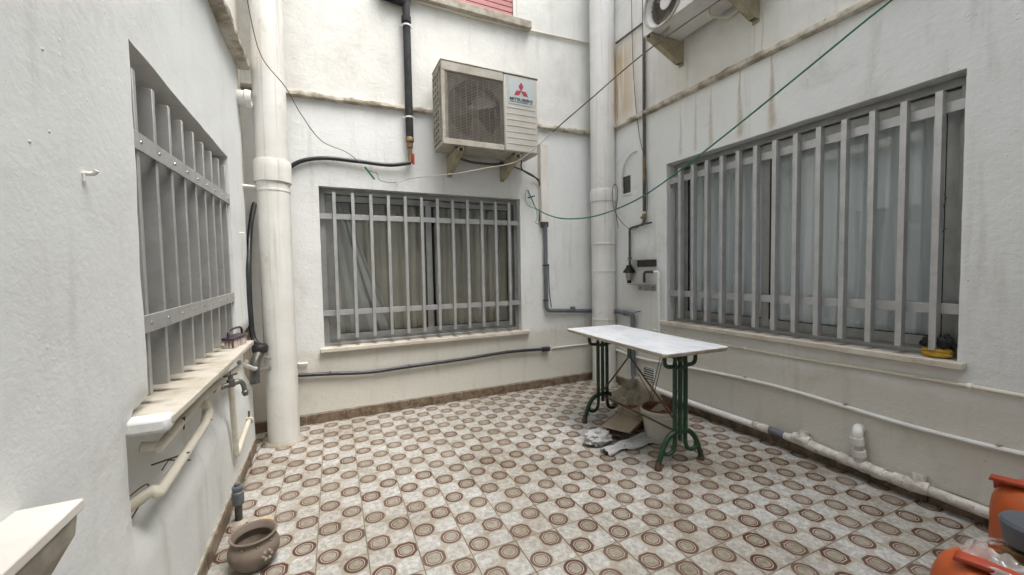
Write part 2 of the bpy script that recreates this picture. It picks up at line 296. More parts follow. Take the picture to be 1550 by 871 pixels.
class MB:
    def __init__(s): s.v = []; s.f = []; s.sm = []
    def add(s, vs, fs, smooth=False):
        o = len(s.v); s.v += [Vector(p) for p in vs]; s.f += [tuple(i+o for i in f) for f in fs]; s.sm += [smooth]*len(fs); return s
    def obox(s, c, ex, ey, ez):
        """box by centre and half-extent vectors"""
        c, ex, ey, ez = Vector(c), Vector(ex), Vector(ey), Vector(ez)
        vs = [c+sx*ex+sy*ey+sz*ez for sz in (-1, 1) for sy in (-1, 1) for sx in (-1, 1)]
        return s.add(vs, [(0, 2, 3, 1), (4, 5, 7, 6), (0, 1, 5, 4), (2, 6, 7, 3), (0, 4, 6, 2), (1, 3, 7, 5)])
    def box(s, a, b):
        c = [(p+q)/2 for p, q in zip(a, b)]; h = [abs(q-p)/2 for p, q in zip(a, b)]
        return s.obox(c, (h[0], 0, 0), (0, h[1], 0), (0, 0, h[2]))
    def bar(s, a, b, w, d, up=(0, 0, 1)):
        a, b = Vector(a), Vector(b); t = (b-a); x = t.cross(Vector(up))
        if x.length < 1e-6: x = t.cross(Vector((1, 0, 0)))
        x.normalize(); y = x.cross(t).normalized()
        return s.obox((a+b)/2, t/2, x*w/2, y*d/2)
    def tube(s, pts, r, n=10, cap=True):
        P = [Vector(p) for p in pts]; m = len(P)
        rs = r if isinstance(r, (list, tuple)) else [r]*m
        T = [(P[min(i+1, m-1)]-P[max(i-1, 0)]).normalized() for i in range(m)]
        nrm = T[0].orthogonal().normalized(); vs = []
        for i in range(m):
            nrm = (nrm-T[i]*nrm.dot(T[i]))
            nrm = nrm.normalized() if nrm.length > 1e-6 else T[i].orthogonal().normalized()
            b = T[i].cross(nrm)
            for k in range(n):
                a = 2*math.pi*k/n; vs.append(P[i]+(nrm*math.cos(a)+b*math.sin(a))*rs[i])
        fs = [(i*n+k, i*n+(k+1) % n, (i+1)*n+(k+1) % n, (i+1)*n+k) for i in range(m-1) for k in range(n)]
        s.add(vs, fs, True)
        if cap:
            s.add(vs[:n], [tuple(reversed(range(n)))]); s.add(vs[-n:], [tuple(range(n))])
        return s
    def lathe(s, c, prof, n=28, axis=(0, 0, 1), wob=0.0):
        """prof: list of (radius, height)"""
        c = Vector(c); z = Vector(axis).normalized(); x = z.orthogonal().normalized(); y = z.cross(x); vs = []
        for r, h in prof:
            for k in range(n):
                a = 2*math.pi*k/n; rr = r*(1+wob*noise.noise(Vector((math.cos(a)*1.5, math.sin(a)*1.5, h*9))))
                vs.append(c+(x*math.cos(a)+y*math.sin(a))*rr+z*h)
        m = len(prof)
        s.add(vs, [(i*n+k, i*n+(k+1) % n, (i+1)*n+(k+1) % n, (i+1)*n+k) for i in range(m-1) for k in range(n)], True)
        return s
    def grid(s, fn, nu, nv, smooth=True):
        vs = [fn(i/nu, j/nv) for j in range(nv+1) for i in range(nu+1)]
        return s.add(vs, [(j*(nu+1)+i, j*(nu+1)+i+1, (j+1)*(nu+1)+i+1, (j+1)*(nu+1)+i) for j in range(nv) for i in range(nu)], smooth)
    def prism(s, pts, d):
        """planar polygon pushed along d"""
        n = len(pts); P = [Vector(p) for p in pts]; d = Vector(d)
        return s.add(P+[p+d for p in P], [tuple(reversed(range(n))), tuple(range(n, 2*n))]+[(i, (i+1) % n, n+(i+1) % n, n+i) for i in range(n)])
    def mesh(s, name, mat, org):
        me = bpy.data.meshes.new(name); o = Vector(org)
        me.from_pydata([tuple(p-o) for p in s.v], [], s.f); me.materials.append(MAT[mat])
        me.polygons.foreach_set('use_smooth', s.sm); me.update()
        bm = bmesh.new(); bm.from_mesh(me); bmesh.ops.recalc_face_normals(bm, faces=bm.faces); bm.to_mesh(me); bm.free(); me.set_sharp_from_angle(angle=R_(38)); return me
    def build(s, name, mat, parent=None, bevel=0, org=None, solid=0, label=None):
        if parent is not None: org = Vector(parent['org_'])
        elif org is None:
            lo = [min(p[i] for p in s.v) for i in range(3)]; hi = [max(p[i] for p in s.v) for i in range(3)]
            org = Vector(((lo[0]+hi[0])/2, (lo[1]+hi[1])/2, lo[2]))
        ob = bpy.data.objects.new(name, s.mesh(name, mat, org)); sc.collection.objects.link(ob)
        if parent is not None: ob.parent = parent
        else: ob.location = org
        ob['org_'] = tuple(org)
        if label: ob['label'] = label
        if solid: m = ob.modifiers.new('thickness', 'SOLIDIFY'); m.thickness = solid
        if bevel: m = ob.modifiers.new('bevel', 'BEVEL'); m.width = bevel; m.segments = 2; m.limit_method = 'ANGLE'; m.angle_limit = R_(40)
        return ob
def tag(o, label, cat, group=None):
    o['label'] = label; o['category'] = cat
    if group: o['group'] = group
    return o
def thing(name, label, cat, loc, group=None):
    o = bpy.data.objects.new(name, None); sc.collection.objects.link(o); o.empty_display_size = .1
    o.location = loc; o['org_'] = tuple(loc); return tag(o, label, cat, group)
def solo(mb, name, mat, label, cat, group=None, bevel=0, solid=0):
    return tag(mb.build(name, mat, None, bevel, None, solid), label, cat, group)
def V(*a): return Vector(a)
Z = V(0, 0, 1)
class Fr:
    """frame on a wall: u along it, d out of it into the yard (negative = into the wall), z up"""
    def __init__(s, o, u, n): s.o, s.u, s.n = Vector(o), Vector(u), Vector(n)
    def p(s, u, d, z): return s.o+s.u*u+s.n*d+Z*z
    def box(s, mb, u0, u1, d0, d1, z0, z1):
        return mb.obox(s.p((u0+u1)/2, (d0+d1)/2, (z0+z1)/2), s.u*(u1-u0)/2, s.n*(d1-d0)/2, Z*(z1-z0)/2)
FB = Fr((0, YB, 0), (1, 0, 0), (0, -1, 0)); FR = Fr((XR, 0, 0), (0, 1, 0), (-1, 0, 0)); FL = Fr((XL, 0, 0), (0, 1, 0), (1, 0, 0)); FF = Fr((0, YF, 0), (1, 0, 0), (0, 1, 0))

# ---------------------------------------------------------------- floor
fl = MB().box((-1.0, YF-.2, -.16), (XR+.25, YB+.25, -.0045)).build('floor', 'grout', org=(0, 0, 0)); fl['kind'] = 'structure'
def tile_mesh():
    mb = MB(); h = CELL-.0014; b = .0016; t = .0
    vs = [(-h, -h, -.006), (h, -h, -.006), (h, h, -.006), (-h, h, -.006), (-h, -h, -b), (h, -h, -b), (h, h, -b), (-h, h, -b), (-h+b, -h+b, t), (h-b, -h+b, t), (h-b, h-b, t), (-h+b, h-b, t)]
    mb.add(vs, [(8, 9, 10, 11), (0, 1, 5, 4), (1, 2, 6, 5), (2, 3, 7, 6), (3, 0, 4, 7), (4, 5, 9, 8), (5, 6, 10, 9), (6, 7, 11, 10), (7, 4, 8, 11)])
    return mb
TM = tile_mesh(); tme = TM.mesh('tile', 'floor_tile', (0, 0, 0)); rest = MB()
c_, s_ = math.cos(TH), math.sin(TH)
for a in range(-3, 18):
    for b in range(-24, 8):
        i, j = 2*a+.5, 2*b+.5
        x = OX+CELL*(i*c_-j*s_); y = OY+CELL*(i*s_+j*c_)
        if not (XL-.2 < x < XR+.12 and YF-.1 < y < YB+.1): continue
        pr = FPX*np.dot(_r, (x, y, -CH))/max(np.dot(_f, (x, y, -CH)), .05); pu = -FPX*np.dot(_u, (x, y, -CH))/max(np.dot(_f, (x, y, -CH)), .05)
        if np.dot(_f, (x, y, -CH)) > .3 and abs(pr) < W/2+90 and pu < H/2+90:
            o = bpy.data.objects.new('tile', tme); sc.collection.objects.link(o); o.parent = fl
            o.location = (x, y, random.uniform(-.0006, .0003)); o.rotation_euler = (random.gauss(0, .0012), random.gauss(0, .0012), TH+random.gauss(0, .0015))
        else:
            rest.add([(x+p.x*c_-p.y*s_, y+p.x*s_+p.y*c_, p.z) for p in TM.v], TM.f)
rt = rest.build('tile_field', 'floor_tile', fl); rt['kind'] = 'stuff'

# ---------------------------------------------------------------- walls
def lines(a, b, step, extra):
    n = max(1, round((b-a)/step)); L = [a+(b-a)*i/n for i in range(n+1)]
    for e in extra:
        if a < e < b: L = [v for v in L if abs(v-e) > step*.35 or v in (a, b)]; L.append(e)
    return sorted(set(round(v, 5) for v in L))
def wall(name, fr, u0, u1, holes, mat, label, amp=.004, step=.06, disp=None, extra_u=(), extra_z=(), T=.26, z1=HT):
    mb = MB(); eu = [v for h in holes for v in h[:2]]+list(extra_u); ez = [v for h in holes for v in h[2:4]]+list(extra_z)
    US = lines(u0, u1, step, eu); ZS = lines(-.01, z1, step, ez)
    def inside(u, z): return any(h[0] < u < h[1] and h[2] < z < h[3] for h in holes)
    def dd(u, z):
        p = fr.p(u, 0, z); v = noise.noise(p*2.1)*amp+noise.noise(p*9)*amp*.45
        return v+(disp(u, z) if disp else 0)
    nu, nz = len(US), len(ZS)
    front = [fr.p(u+(.0025*noise.noise(Vector((z*14, u*3, 1))) if u not in (u0, u1) else 0), dd(u, z), z+.0025*noise.noise(Vector((u*14, z*3, 5)))) for z in ZS for u in US]
    back = [fr.p(u, -T, z) for z in ZS for u in US]
    fs = []; K = nu*nz
    solid = [[not inside((US[i]+US[i+1])/2, (ZS[j]+ZS[j+1])/2) for i in range(nu-1)] for j in range(nz-1)]
    for j in range(nz-1):
        for i in range(nu-1):
            if not solid[j][i]: continue
            a, b, c, d = j*nu+i, j*nu+i+1, (j+1)*nu+i+1, (j+1)*nu+i
            fs += [(a, b, c, d), (K+d, K+c, K+b, K+a)]
            for (p, q, jj, ii) in ((a, b, j-1, i), (b, c, j, i+1), (c, d, j+1, i), (d, a, j, i-1)):
                if not (0 <= jj < nz-1 and 0 <= ii < nu-1) or not solid[jj][ii]: fs.append((q, p, K+p, K+q))
    mb.add(front+back, fs)
    o = mb.build(name, mat, org=fr.p((u0+u1)/2, 0, 0)); tag(o, label, 'wall'); return o
# openings (u0, u1, z0, z1)
bw = (Bk(482, 283).x, Bk(789, 300).x, Bk(490, 515).z-.045, Bk(640, 292).z)
rw = (Rt(1457, 300).y, Rt(1009, 300).y, Rt(1230, 518).z+.0, Rt(1230, 178).z)
lw = (Lf(207, 300).y, Lf(344.5, 236).y, Lf(225, 617).z, (Lf(196, 58).z+Lf(344, 234).z)/2)
bsz = Bk(640, 514).z                                    # top of the stone sill, window wall with the cooling unit
rsz = (Rt(1005, 486).z+Rt(1455, 547).z)/2
lsz = lw[2]
bw = (bw[0], bw[1], bsz-.03, bw[3]); rw = (rw[0], rw[1], rsz-.03, rw[3]); lw = (lw[0], lw[1], lsz-.03, lw[3])
rs = Bk(800, 30); sh_u1 = Bk(782, 10).x; sh_z0 = Bk(780, 22).z-.055
uw = (sh_u1-1.25, sh_u1, sh_z0-.02, sh_z0+1.25)         # shuttered window upstairs
nl = (.25, 1.0+.02, G(0, 0, 0).z, 0)
led_z = .845
nearw = (-.35, .93, led_z-.02, 1.95)                     # window whose sill shows at the edge of the frame
LEND = 3.36
def disp_left(u, z):
    rec = 0
    if u > 1.472 and z < lsz-.02:
        t = min(1, max(0, (z-.42)/.16)); rec = -.05*t*t*(3-2*t)
    return rec
wall_b = wall('courtyard_wall', FB, -.85, XR+.3, [bw, uw], 'plaster_unit', 'white plastered wall carrying the grey cooling unit and the red shutter')
wall_r = wall('courtyard_wall', FR, YF-.2, YB+.05, [rw], 'plaster_long', 'white plastered wall with brown drip stains above the widest barred window')
wall_l = wall('courtyard_wall', FL, YF-.2, LEND, [lw, nearw], 'plaster_tap', 'rough white plastered wall with the water tap and low water pipes', amp=.006, step=.05,
              disp=disp_left, extra_u=(1.468, 1.476), extra_z=(lsz-.015, lsz-.03))
wall_f = wall('courtyard_wall', FF, -.85, XR+.3, [], 'plaster_plain', 'plain white plastered wall closing the yard opposite the cooling unit', step=.3)
# narrow pipe niche behind the thick downpipe
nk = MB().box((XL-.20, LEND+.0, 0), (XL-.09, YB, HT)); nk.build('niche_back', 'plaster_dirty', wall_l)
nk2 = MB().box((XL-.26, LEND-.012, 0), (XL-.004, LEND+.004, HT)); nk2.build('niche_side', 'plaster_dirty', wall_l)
def dark_room(wallo, fr, h, depth=.55):
    mb = MB(); u0, u1, z0, z1 = h[0]-.35, h[1]+.35, h[2]-.25, h[3]+.25
    for a in ((u0, u1, -depth-.3, -depth-.26, z0, z1), (u0-.04, u0, -depth-.3, -.262, z0, z1), (u1, u1+.04, -depth-.3, -.262, z0, z1), (u0, u1, -depth-.26, -.262, z1-.04, z1), (u0, u1, -depth-.26, -.262, z0, z0+.04)):
        fr.box(mb, *a)
    mb.build('room_interior', 'room_dark', wallo)
dark_room(wall_b, FB, bw); dark_room(wall_r, FR, rw); dark_room(wall_l, FL, lw); dark_room(wall_l, FL, nearw); dark_room(wall_b, FB, uw)
# cornice ledges
def cornice(wallo, fr, u0, u1, za, zb, proj=.045, th=.045):
    mb = MB(); n = int((u1-u0)/.035); prof = [(-.02, .5), (.0, .5), (.85, .42), (1.0, .1), (.95, -.35), (.6, -.5), (-.02, -.5)]; vs = []
    for i in range(n+1):
        u = u0+(u1-u0)*i/n; z = za+(zb-za)*i/n
        for k, (d, h) in enumerate(prof):
            q = fr.p(u, d*proj, z+h*th); w = noise.noise_vector(q*16)*.008+noise.noise_vector(q*45)*.005
            vs.append(q+(w if d > 0 else w*.2))
    m = len(prof)
    mb.add(vs, [(i*m+k, i*m+k+1, (i+1)*m+k+1, (i+1)*m+k) for i in range(n) for k in range(m-1)]+[tuple(range(m)), tuple(n*m+k for k in range(m))])
    mb.build('cornice', 'cornice', wallo)
cornice(wall_b, FB, -.55, XR-.02, 2.675, 2.735); cornice(wall_r, FR, YF, YB-.05, 2.69, 2.715); cornice(wall_l, FL, YF, LEND-.01, 2.66, 2.70, .075, .05)
# skirting tiles
def skirting(wallo, fr, u0, u1, h, d=.012):
    L = .208; u = u0
    k = 0
    while u < u1-.02:
        e = min(u+L-.002, u1); mb = MB(); hh = h+random.uniform(-.004, .004); dz = d+random.uniform(-.002, .003)
        fr.box(mb, u, e, -.02, dz, -.004, hh); mb.build('skirting_tile', 'skirting', wallo, bevel=.0015); u += L; k += 1
    mb = MB(); fr.box(mb, u0, u1, -.02, d*.7, h-.006, h+.012); mb.build('skirting_mortar', 'cement', wallo)
skirting(wall_b, FB, -.6, XR-.01, .078); skirting(wall_r, FR, .3, YB-.02, .085); skirting(wall_l, FL, 1.2, LEND-.01, .07)

# ---------------------------------------------------------------- windows, sills, curtains
def sill(wallo, fr, u0, u1, z, out, th, mat, horn=0, bev=.004):
    mb = MB(); fr.box(mb, u0, u1, -.24, out, z-th, z); return mb.build('window_sill', mat, wallo, bevel=bev)
def window(wallo, fr, h, d, zsill, fw=.045, sash=.055, split=.5, mat='aluminium'):
    u0, u1, z0, z1 = h[0], h[1], zsill, h[3]
    mb = MB(); g = .003
    for a in ((u0, u1, d-.07, d, z1-fw, z1), (u0, u1, d-.07, d+.012, z0, z0+fw*.55), (u0, u0+fw, d-.07, d, z0+fw*.55, z1-fw), (u1-fw, u1, d-.07, d, z0+fw*.55, z1-fw)): fr.box(mb, *a)
    w = mb.build('window', mat, wallo, bevel=.002)
    t = MB(); fr.box(t, u0+fw, u1-fw, d-.035, d-.028, z0+fw*.55, z0+fw*.55+.012); fr.box(t, u0+fw, u1-fw, d-.012, d-.005, z0+fw*.55, z0+fw*.55+.012); t.build('track', 'aluminium_dark', w)
    um = u0+(u1-u0)*split
    for k, (a, b, dd) in enumerate(((u0+fw, um+sash*.5, d-.03), (um-sash*.5, u1-fw, d-.052))):
        s = MB(); zb, zt = z0+fw*.55+.004, z1-fw-.003
        for q in ((a, b, dd-.018, dd, zt-sash, zt), (a, b, dd-.018, dd, zb, zb+sash*1.15), (a, a+sash, dd-.018, dd, zb+sash*1.15, zt-sash), (b-sash, b, dd-.018, dd, zb+sash*1.15, zt-sash)): fr.box(s, *q)
        s.build('sash', mat, w, bevel=.0015)
        r = MB(); e = .006
        for q in ((a+sash, b-sash, dd-.014, dd-.004, zt-sash-e, zt-sash), (a+sash, b-sash, dd-.014, dd-.004, zb+sash*1.15, zb+sash*1.15+e), (a+sash, a+sash+e, dd-.014, dd-.004, zb+sash*1.15, zt-sash), (b-sash-e, b-sash, dd-.014, dd-.004, zb+sash*1.15, zt-sash)): fr.box(r, *q)
        r.build('gasket', 'rubber', w)
        p = MB(); fr.box(p, a+sash+.002, b-sash-.002, dd-.011, dd-.007, zb+sash*1.15+.002, zt-sash-.002); p.build('pane', 'window_glass', w)
    return w
def curtain(name, fr, u0, u1, z0, z1, d, mat, label, waves, amp, flare=None, seed=0, group=None):
    def fn(a, b):
        u = u0+(u1-u0)*a; z = z0+(z1-z0)*b
        if flare: u = flare(a, b, u)
        ph = a*waves*2*math.pi+1.3*noise.noise(Vector((a*4, b*.6, seed)))*2
        return fr.p(u, d+amp*(math.sin(ph)+.35*math.sin(2.3*ph+1))+.01*noise.noise(Vector((a*9, b*2, seed+3))), z)
    return solo(MB().grid(fn, int(waves*10), 14), name, mat, label, 'curtain', group, solid=.0015)
def grille(name, label, fr, h, us, bw_, bd, d0, ztop, zbot, cross, cd_, ch, cfront=False, mat='aluminium_bar', ext=.012, group=None):
    g = thing(name, label, 'window grille', fr.p((h[0]+h[1])/2, d0, zbot), group)
    base = MB(); fr.box(base, us[0]-bw_/2, us[0]+bw_/2, d0, d0+bd, zbot, ztop); first = base.build('bar', mat, g, bevel=.0015)
    for u in us[1:]:
        o = first.copy(); sc.collection.objects.link(o); o.parent = g; o.location = fr.u*(u-us[0])
    for z in cross:
        m = MB(); dd = (d0+bd+.0005) if cfront else (d0-cd_-.0005); za, zb_ = z if isinstance(z, tuple) else (z, z)
        m.prism([fr.p(u_, dd, q_) for u_, q_ in ((h[0]-ext, za-ch/2), (h[1]+ext, zb_-ch/2), (h[1]+ext, zb_+ch/2), (h[0]-ext, za+ch/2))], fr.n*cd_)
        zu = lambda u: za+(zb_-za)*(u-h[0])/(h[1]-h[0]); cb = m.build('crossbar', mat, g, bevel=.0012)
        if cfront:
            for u in us:
                MB().lathe(fr.p(u, dd+cd_-.0005, zu(u)), [(.0065, 0), (.0055, .003), (.001, .0045)], 8, fr.n).build('rivet', 'steel', cb)
    return g
lin = lambda a, b, n: [a+(b-a)*i/(n-1) for i in range(n)]
# window on the wall with the cooling unit
ub = lin(Bk(509, 400, -.02).x, Bk(772, 400, -.02).x, 12); ur = lin(Rt(1026, 320, .025).y, Rt(1414, 320, .025).y, 13); ul = lin(lw[0]+.055, lw[1]-.045, 9)
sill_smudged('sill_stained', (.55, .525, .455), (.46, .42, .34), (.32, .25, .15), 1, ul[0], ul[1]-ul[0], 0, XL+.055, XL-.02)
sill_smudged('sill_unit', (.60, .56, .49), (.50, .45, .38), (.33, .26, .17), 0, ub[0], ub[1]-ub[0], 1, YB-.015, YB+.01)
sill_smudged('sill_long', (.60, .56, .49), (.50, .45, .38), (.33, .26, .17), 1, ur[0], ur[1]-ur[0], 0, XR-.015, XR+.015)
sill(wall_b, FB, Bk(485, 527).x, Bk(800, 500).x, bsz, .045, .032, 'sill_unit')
window(wall_b, FB, bw, -.085, bsz)
grille('window_grille', 'slim pale metal grille over the brown curtained window below the grey cooling unit', FB, bw, lin(Bk(509, 400, -.02).x, Bk(772, 400, -.02).x, 12), .026, .03, -.045,
       Bk(640, 299).z, Bk(640, 503).z, (Bk(640, 332).z, Bk(640, 467).z), .012, .046)
curtain('curtain', FB, bw[0]+.02, bw[0]+(bw[1]-bw[0])*.53, bsz+.02, bw[3]-.02, -.205, 'curtain_brown', 'brown curtain in deep folds behind the glass with the pulled aside net', 9, .022)
curtain('curtain', FB, bw[0]+(bw[1]-bw[0])*.54, bw[1]-.02, bsz+.02, bw[3]-.02, -.21, 'curtain_brown', 'plain brown curtain in deep folds beside the grey conduit', 8, .022, seed=5)
curtain('net_curtain', FB, bw[0]+.06, bw[0]+.52, bsz+.03, bw[3]-.02, -.172, 'curtain_grey', 'grey net curtain pulled diagonally aside in front of a brown curtain', 4, .012,
        flare=lambda a, b, u: bw[0]+.06+a*(.14+.42*(1-b)**1.2), seed=9)
# widest window
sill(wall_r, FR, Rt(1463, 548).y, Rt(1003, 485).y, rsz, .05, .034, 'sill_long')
window(wall_r, FR, rw, -.10, rsz, split=.56)
bars13 = [Rt(px, 320, -.035+.06).y for px in (1026, 1045.5, 1066.5, 1089, 1114, 1141, 1169, 1200, 1235, 1274, 1316, 1363, 1414)]
grille('window_grille', 'wide metal grille over the pale curtained window above the bare wall pipes', FR, rw, lin(bars13[0], bars13[-1], 13), .028, .045, -.035,
       Rt(1230, 196).z, Rt(1230, 507).z, (Rt(1230, 218, -.04).z, Rt(1230, 456, -.04).z), .014, .052)
curtain('sheer_curtain', FR, rw[0]+.02, rw[0]+(rw[1]-rw[0])*.60, rsz+.03, rw[3]-.02, -.205, 'curtain_sheer', 'pale sheer curtain in soft folds behind the pane with the hanging wire', 8, .02, seed=2)
curtain('sheer_curtain', FR, rw[0]+(rw[1]-rw[0])*.58, rw[1]-.02, rsz+.03, rw[3]-.02, -.215, 'curtain_sheer', 'pale sheer curtain behind the pane beside the gas pipe', 6, .02, seed=11)
# window above the tap: stone sill, rolled-down shutter
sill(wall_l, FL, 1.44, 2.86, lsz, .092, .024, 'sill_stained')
blob_end = MB(); FL.box(blob_end, 1.415, 1.475, -.02, .088, lsz-.042, lsz+.004); blob_end.build('sill_plaster', 'plaster_tap', wall_l, bevel=.012)
window(wall_l, FL, lw, -.15, lsz, split=.5, mat='aluminium_dark')
grille('window_grille', 'grey riveted metal grille over the window above the water tap', FL, lw, lin(lw[0]+.055, lw[1]-.045, 9), .022, .05, -.058,
       Lf(272, 165).z-.03, lsz+.025, ((Lf(204, 210).z, Lf(342, 298).z), (Lf(220, 492).z, Lf(342, 453).z)), .008, .055, cfront=True, mat='aluminium_grey', ext=.0)
sl = thing('roller_shutter', 'grey slatted shutter lowered behind the riveted grille', 'shutter', FL.p((lw[0]+lw[1])/2, -.235, lsz+.05))
z = lw[3]-.05
while z > lsz+.75:
    mb = MB(); FL.box(mb, lw[0]+.04, lw[0]+.55, -.245, -.235, z-.048, z); mb.build('slat', 'shutter_grey', sl, bevel=.004); z -= .05
mb = MB(); FL.box(mb, lw[0]+.03, lw[0]+.56, -.25, -.23, lsz+.05, lsz+.75); mb.build('lower_panel', 'shutter_grey', sl)
curtain('curtain', FL, lw[0]+.62, lw[1]-.05, lsz+.03, lw[3]-.03, -.25, 'curtain_grey', 'dim grey curtain behind the window above the water tap', 6, .02, seed=4)
solo(MB().grid(lambda a, b: FL.p(2.28+.12*a, -.225+.012*math.sin(a*9), lsz+.06+.42*b), 8, 6), 'red_cloth', 'blanket_red', 'dull red patterned cloth behind the riveted grille', 'cloth', solid=.002)
# sill at the edge of the frame with its window
sill(wall_l, FL, -.5, .985, led_z, .088, .02, 'sill_white', bev=.003)
mb = MB(); m = []
vs = []
for k, (d, zz, e) in enumerate(((0, led_z-.021, 0), (.084, led_z-.021, -.006), (.083, led_z-.055, -.014), (.068, led_z-.095, -.05), (.03, led_z-.125, -.08), (0, led_z-.14, -.10))):
    vs += [FL.p(-.5, d, zz), FL.p(.975+e, d, zz)]
mb.add(vs, [(0, 1, 3, 2), (2, 3, 5, 4), (4, 5, 7, 6), (6, 7, 9, 8), (8, 9, 11, 10), (1, 3, 5, 7, 9, 11), (0, 2, 4, 6, 8, 10)]); mb.build('sill_bed', 'cement', wall_l)
window(wall_l, FL, nearw, -.14, led_z)
solo(MB().grid(lambda a, b: FL.p(nearw[0]+.03+(nearw[1]-nearw[0]-.06)*a, -.24+.02*math.sin(a*44), led_z+.03+1.05*b), 90, 6), 'curtain', 'curtain_sheer', 'unseen white curtain added behind the window over the pale stone ledge', 'curtain', solid=.0015)  # unseen curtain, made white to soften the dark reflection in the opposite panes
# shuttered window upstairs
uz = sh_z0; x1 = rs.x
mb = MB(); FB.box(mb, uw[0]-.13, x1, -.2, .07, uz-.085, uz-.012); mb.build('window_sill', 'cement', wall_b, bevel=.006)
mb = MB(); FB.box(mb, uw[0], uw[1], -.13, .012, uz-.011, uz+.012); mb.build('sill_board', 'shutter_red', wall_b)
for a, b in ((uw[0], uw[0]+.035), (uw[1]-.035, uw[1])):
    mb = MB(); FB.box(mb, a, b, -.13, -.006, uz+.013, uw[3]); mb.build('shutter_guide', 'sill_white', wall_b)
sh = thing('roller_shutter', 'pink slatted roller shutter closed above the grey cooling unit', 'shutter', FB.p((uw[0]+uw[1])/2, -.09, uz+.022))
z = uz+.023; first = None
while z < uw[3]-.04:
    if first is None:
        mb = MB(); FB.box(mb, uw[0]+.036, uw[1]-.036, -.03, -.018, z, z+.046); first = mb.build('slat', 'shutter_pink', sh, bevel=.005); z0_ = z
    else:
        o = first.copy(); sc.collection.objects.link(o); o.parent = sh; o.location = (0, 0, z-z0_)
    z += .05
mb = MB(); FB.box(mb, uw[0]+.036, uw[1]-.036, -.055, -.045, uz+.022, uw[3]-.02); mb.build('shutter_backing', 'inside_dark', sh)

# ---------------------------------------------------------------- downpipes
def downpipe(x, y, r, collars, straps, label, base_h=.02):
    t = thing('downpipe', label, 'downpipe', (x, y, 0), 'thick white downpipes in the corners')
    prof = [(r*(1+.008*noise.noise(Vector((h*3, x, 1)))), h) for h in [k*.08 for k in range(int(HT/.08)+1)]]
    MB().lathe((x, y, 0), prof, 40, wob=.01).build('shaft', 'downpipe_white', t)
    for z, h, k in collars:
        MB().lathe((x, y, z), [(r*.99, 0), (r*k, .004), (r*(k+.012), h*.5), (r*k, h-.006), (r*(k-.02), h), (r*.99, h+.003)], 40, wob=.012).build('collar', 'downpipe_white', t)
    for z in straps:
        MB().lathe((x, y, z), [(r*.99, 0), (r*1.035, .003), (r*1.035, .017), (r*.99, .02)], 36).build('strap', 'downpipe_white', t)
    MB().lathe((x, y, 0), [(r*1.22, -.003), (r*1.16, .012), (r*1.04, .022), (r*.98, .026)], 30, wob=.12).build('mortar_foot', 'cement', t)
    return t
pl = PY(419, 400, 3.385); PLX, PLY, PLR = pl.x, 3.385, .106
zc = lambda py, px=415: PY(px, py, PLY-PLR).z
downpipe(PLX, PLY, PLR, [(zc(274), zc(240)-zc(274), 1.13)], [zc(284)-.02], 'thick white downpipe with a broad collar beside the water tap wall')
pr = PY(913.5, 400, 3.46); PRX, PRY, PRR = pr.x, 3.46, .126
zr = lambda py: PY(912, py, PRY-PRR).z
downpipe(PRX, PRY, PRR, [(zr(303), zr(284)-zr(303), 1.06)], [zr(370), zr(412), zr(487)], 'thick white downpipe with thin straps in the corner behind the marble table')
# slimmer pipe in the niche and short sleeve on the wall end
solo(MB().tube([(XL-.045, LEND+.10, 1.9), (XL-.045, LEND+.10, HT)], .04, 14), 'vent_pipe', 'pipe_cream', 'slim cream pipe rising in the narrow niche', 'pipe')
s0 = Lf(372, 172)
slv = thing('pipe_sleeve', 'short white pipe sleeve sticking out of the wall end', 'pipe', (XL, LEND-.06, s0.z))
MB().lathe((XL-.01, LEND-.06, s0.z), [(.052, 0), (.05, .05), (.058, .055), (.056, .09), (.044, .092), (.042, .02)], 22, (1, 0, 0), wob=.05).build('sleeve', 'pipe_white', slv)
MB().tube([(XL-.02, LEND-.03, zc(282)), (PLX-PLR+.005, PLY-.03, zc(282))], .012, 8).build('stay', 'pipe_white', slv)

# ---------------------------------------------------------------- cooling unit on its wall
def ac_front_logo(t, fr_p, mat_plate):
    pass
AX0, AX1, AZ0, AZ1, AY0, AY1 = .918, 1.828, 2.315, 2.995, 3.285, 3.575
ac = thing('cooling_unit', 'dirty cream outdoor cooling unit with three red diamonds on a sticker', 'air conditioner', ((AX0+AX1)/2, (AY0+AY1)/2, AZ0))
DV = AX0+.565; w = .018
mb = MB()                                                   # casing: left pillar, top, bottom, right box, back
mb.box((AX0, AY0+.012, AZ0), (DV, AY1, AZ0+.035)); mb.box((AX0, AY0+.012, AZ1-.03), (DV, AY1, AZ1)); mb.box((AX0+.03, AY1-.01, AZ0+.035), (DV, AY1, AZ1-.03))
mb.box((AX0, AY0+.012, AZ0+.035), (AX0+.06, AY0+.03, AZ1-.03)); mb.box((AX0, AY1-.03, AZ0+.035), (AX0+.02, AY1, AZ1-.03))
body = mb.build('casing', 'unit_dirty', ac, bevel=.01)
mb = MB(); mb.box((DV+.001, AY0+.002, AZ0), (AX1, AY1, AZ1)); mb.build('side_casing', 'unit_body', ac, bevel=.014)
mb = MB(); mb.box((AX0-.006, AY0-.004, AZ1), (AX1+.004, AY1, AZ1+.014)); mb.build('lid', 'unit_dirty', ac, bevel=.006)
mb = MB(); mb.box((AX0, AY0, AZ1-.075), (DV-.002, AY0+.012, AZ1-.001)); mb.box((AX0, AY0, AZ0), (DV-.002, AY0+.012, AZ0+.05)); mb.box((AX0, AY0, AZ0+.05), (AX0+.03, AY0+.012, AZ1-.075)); mb.build('front_rim', 'unit_dirty', ac, bevel=.004)
FC = V(AX0+.30, AY0+.03, (AZ0+AZ1)/2-.01); FRD = .245
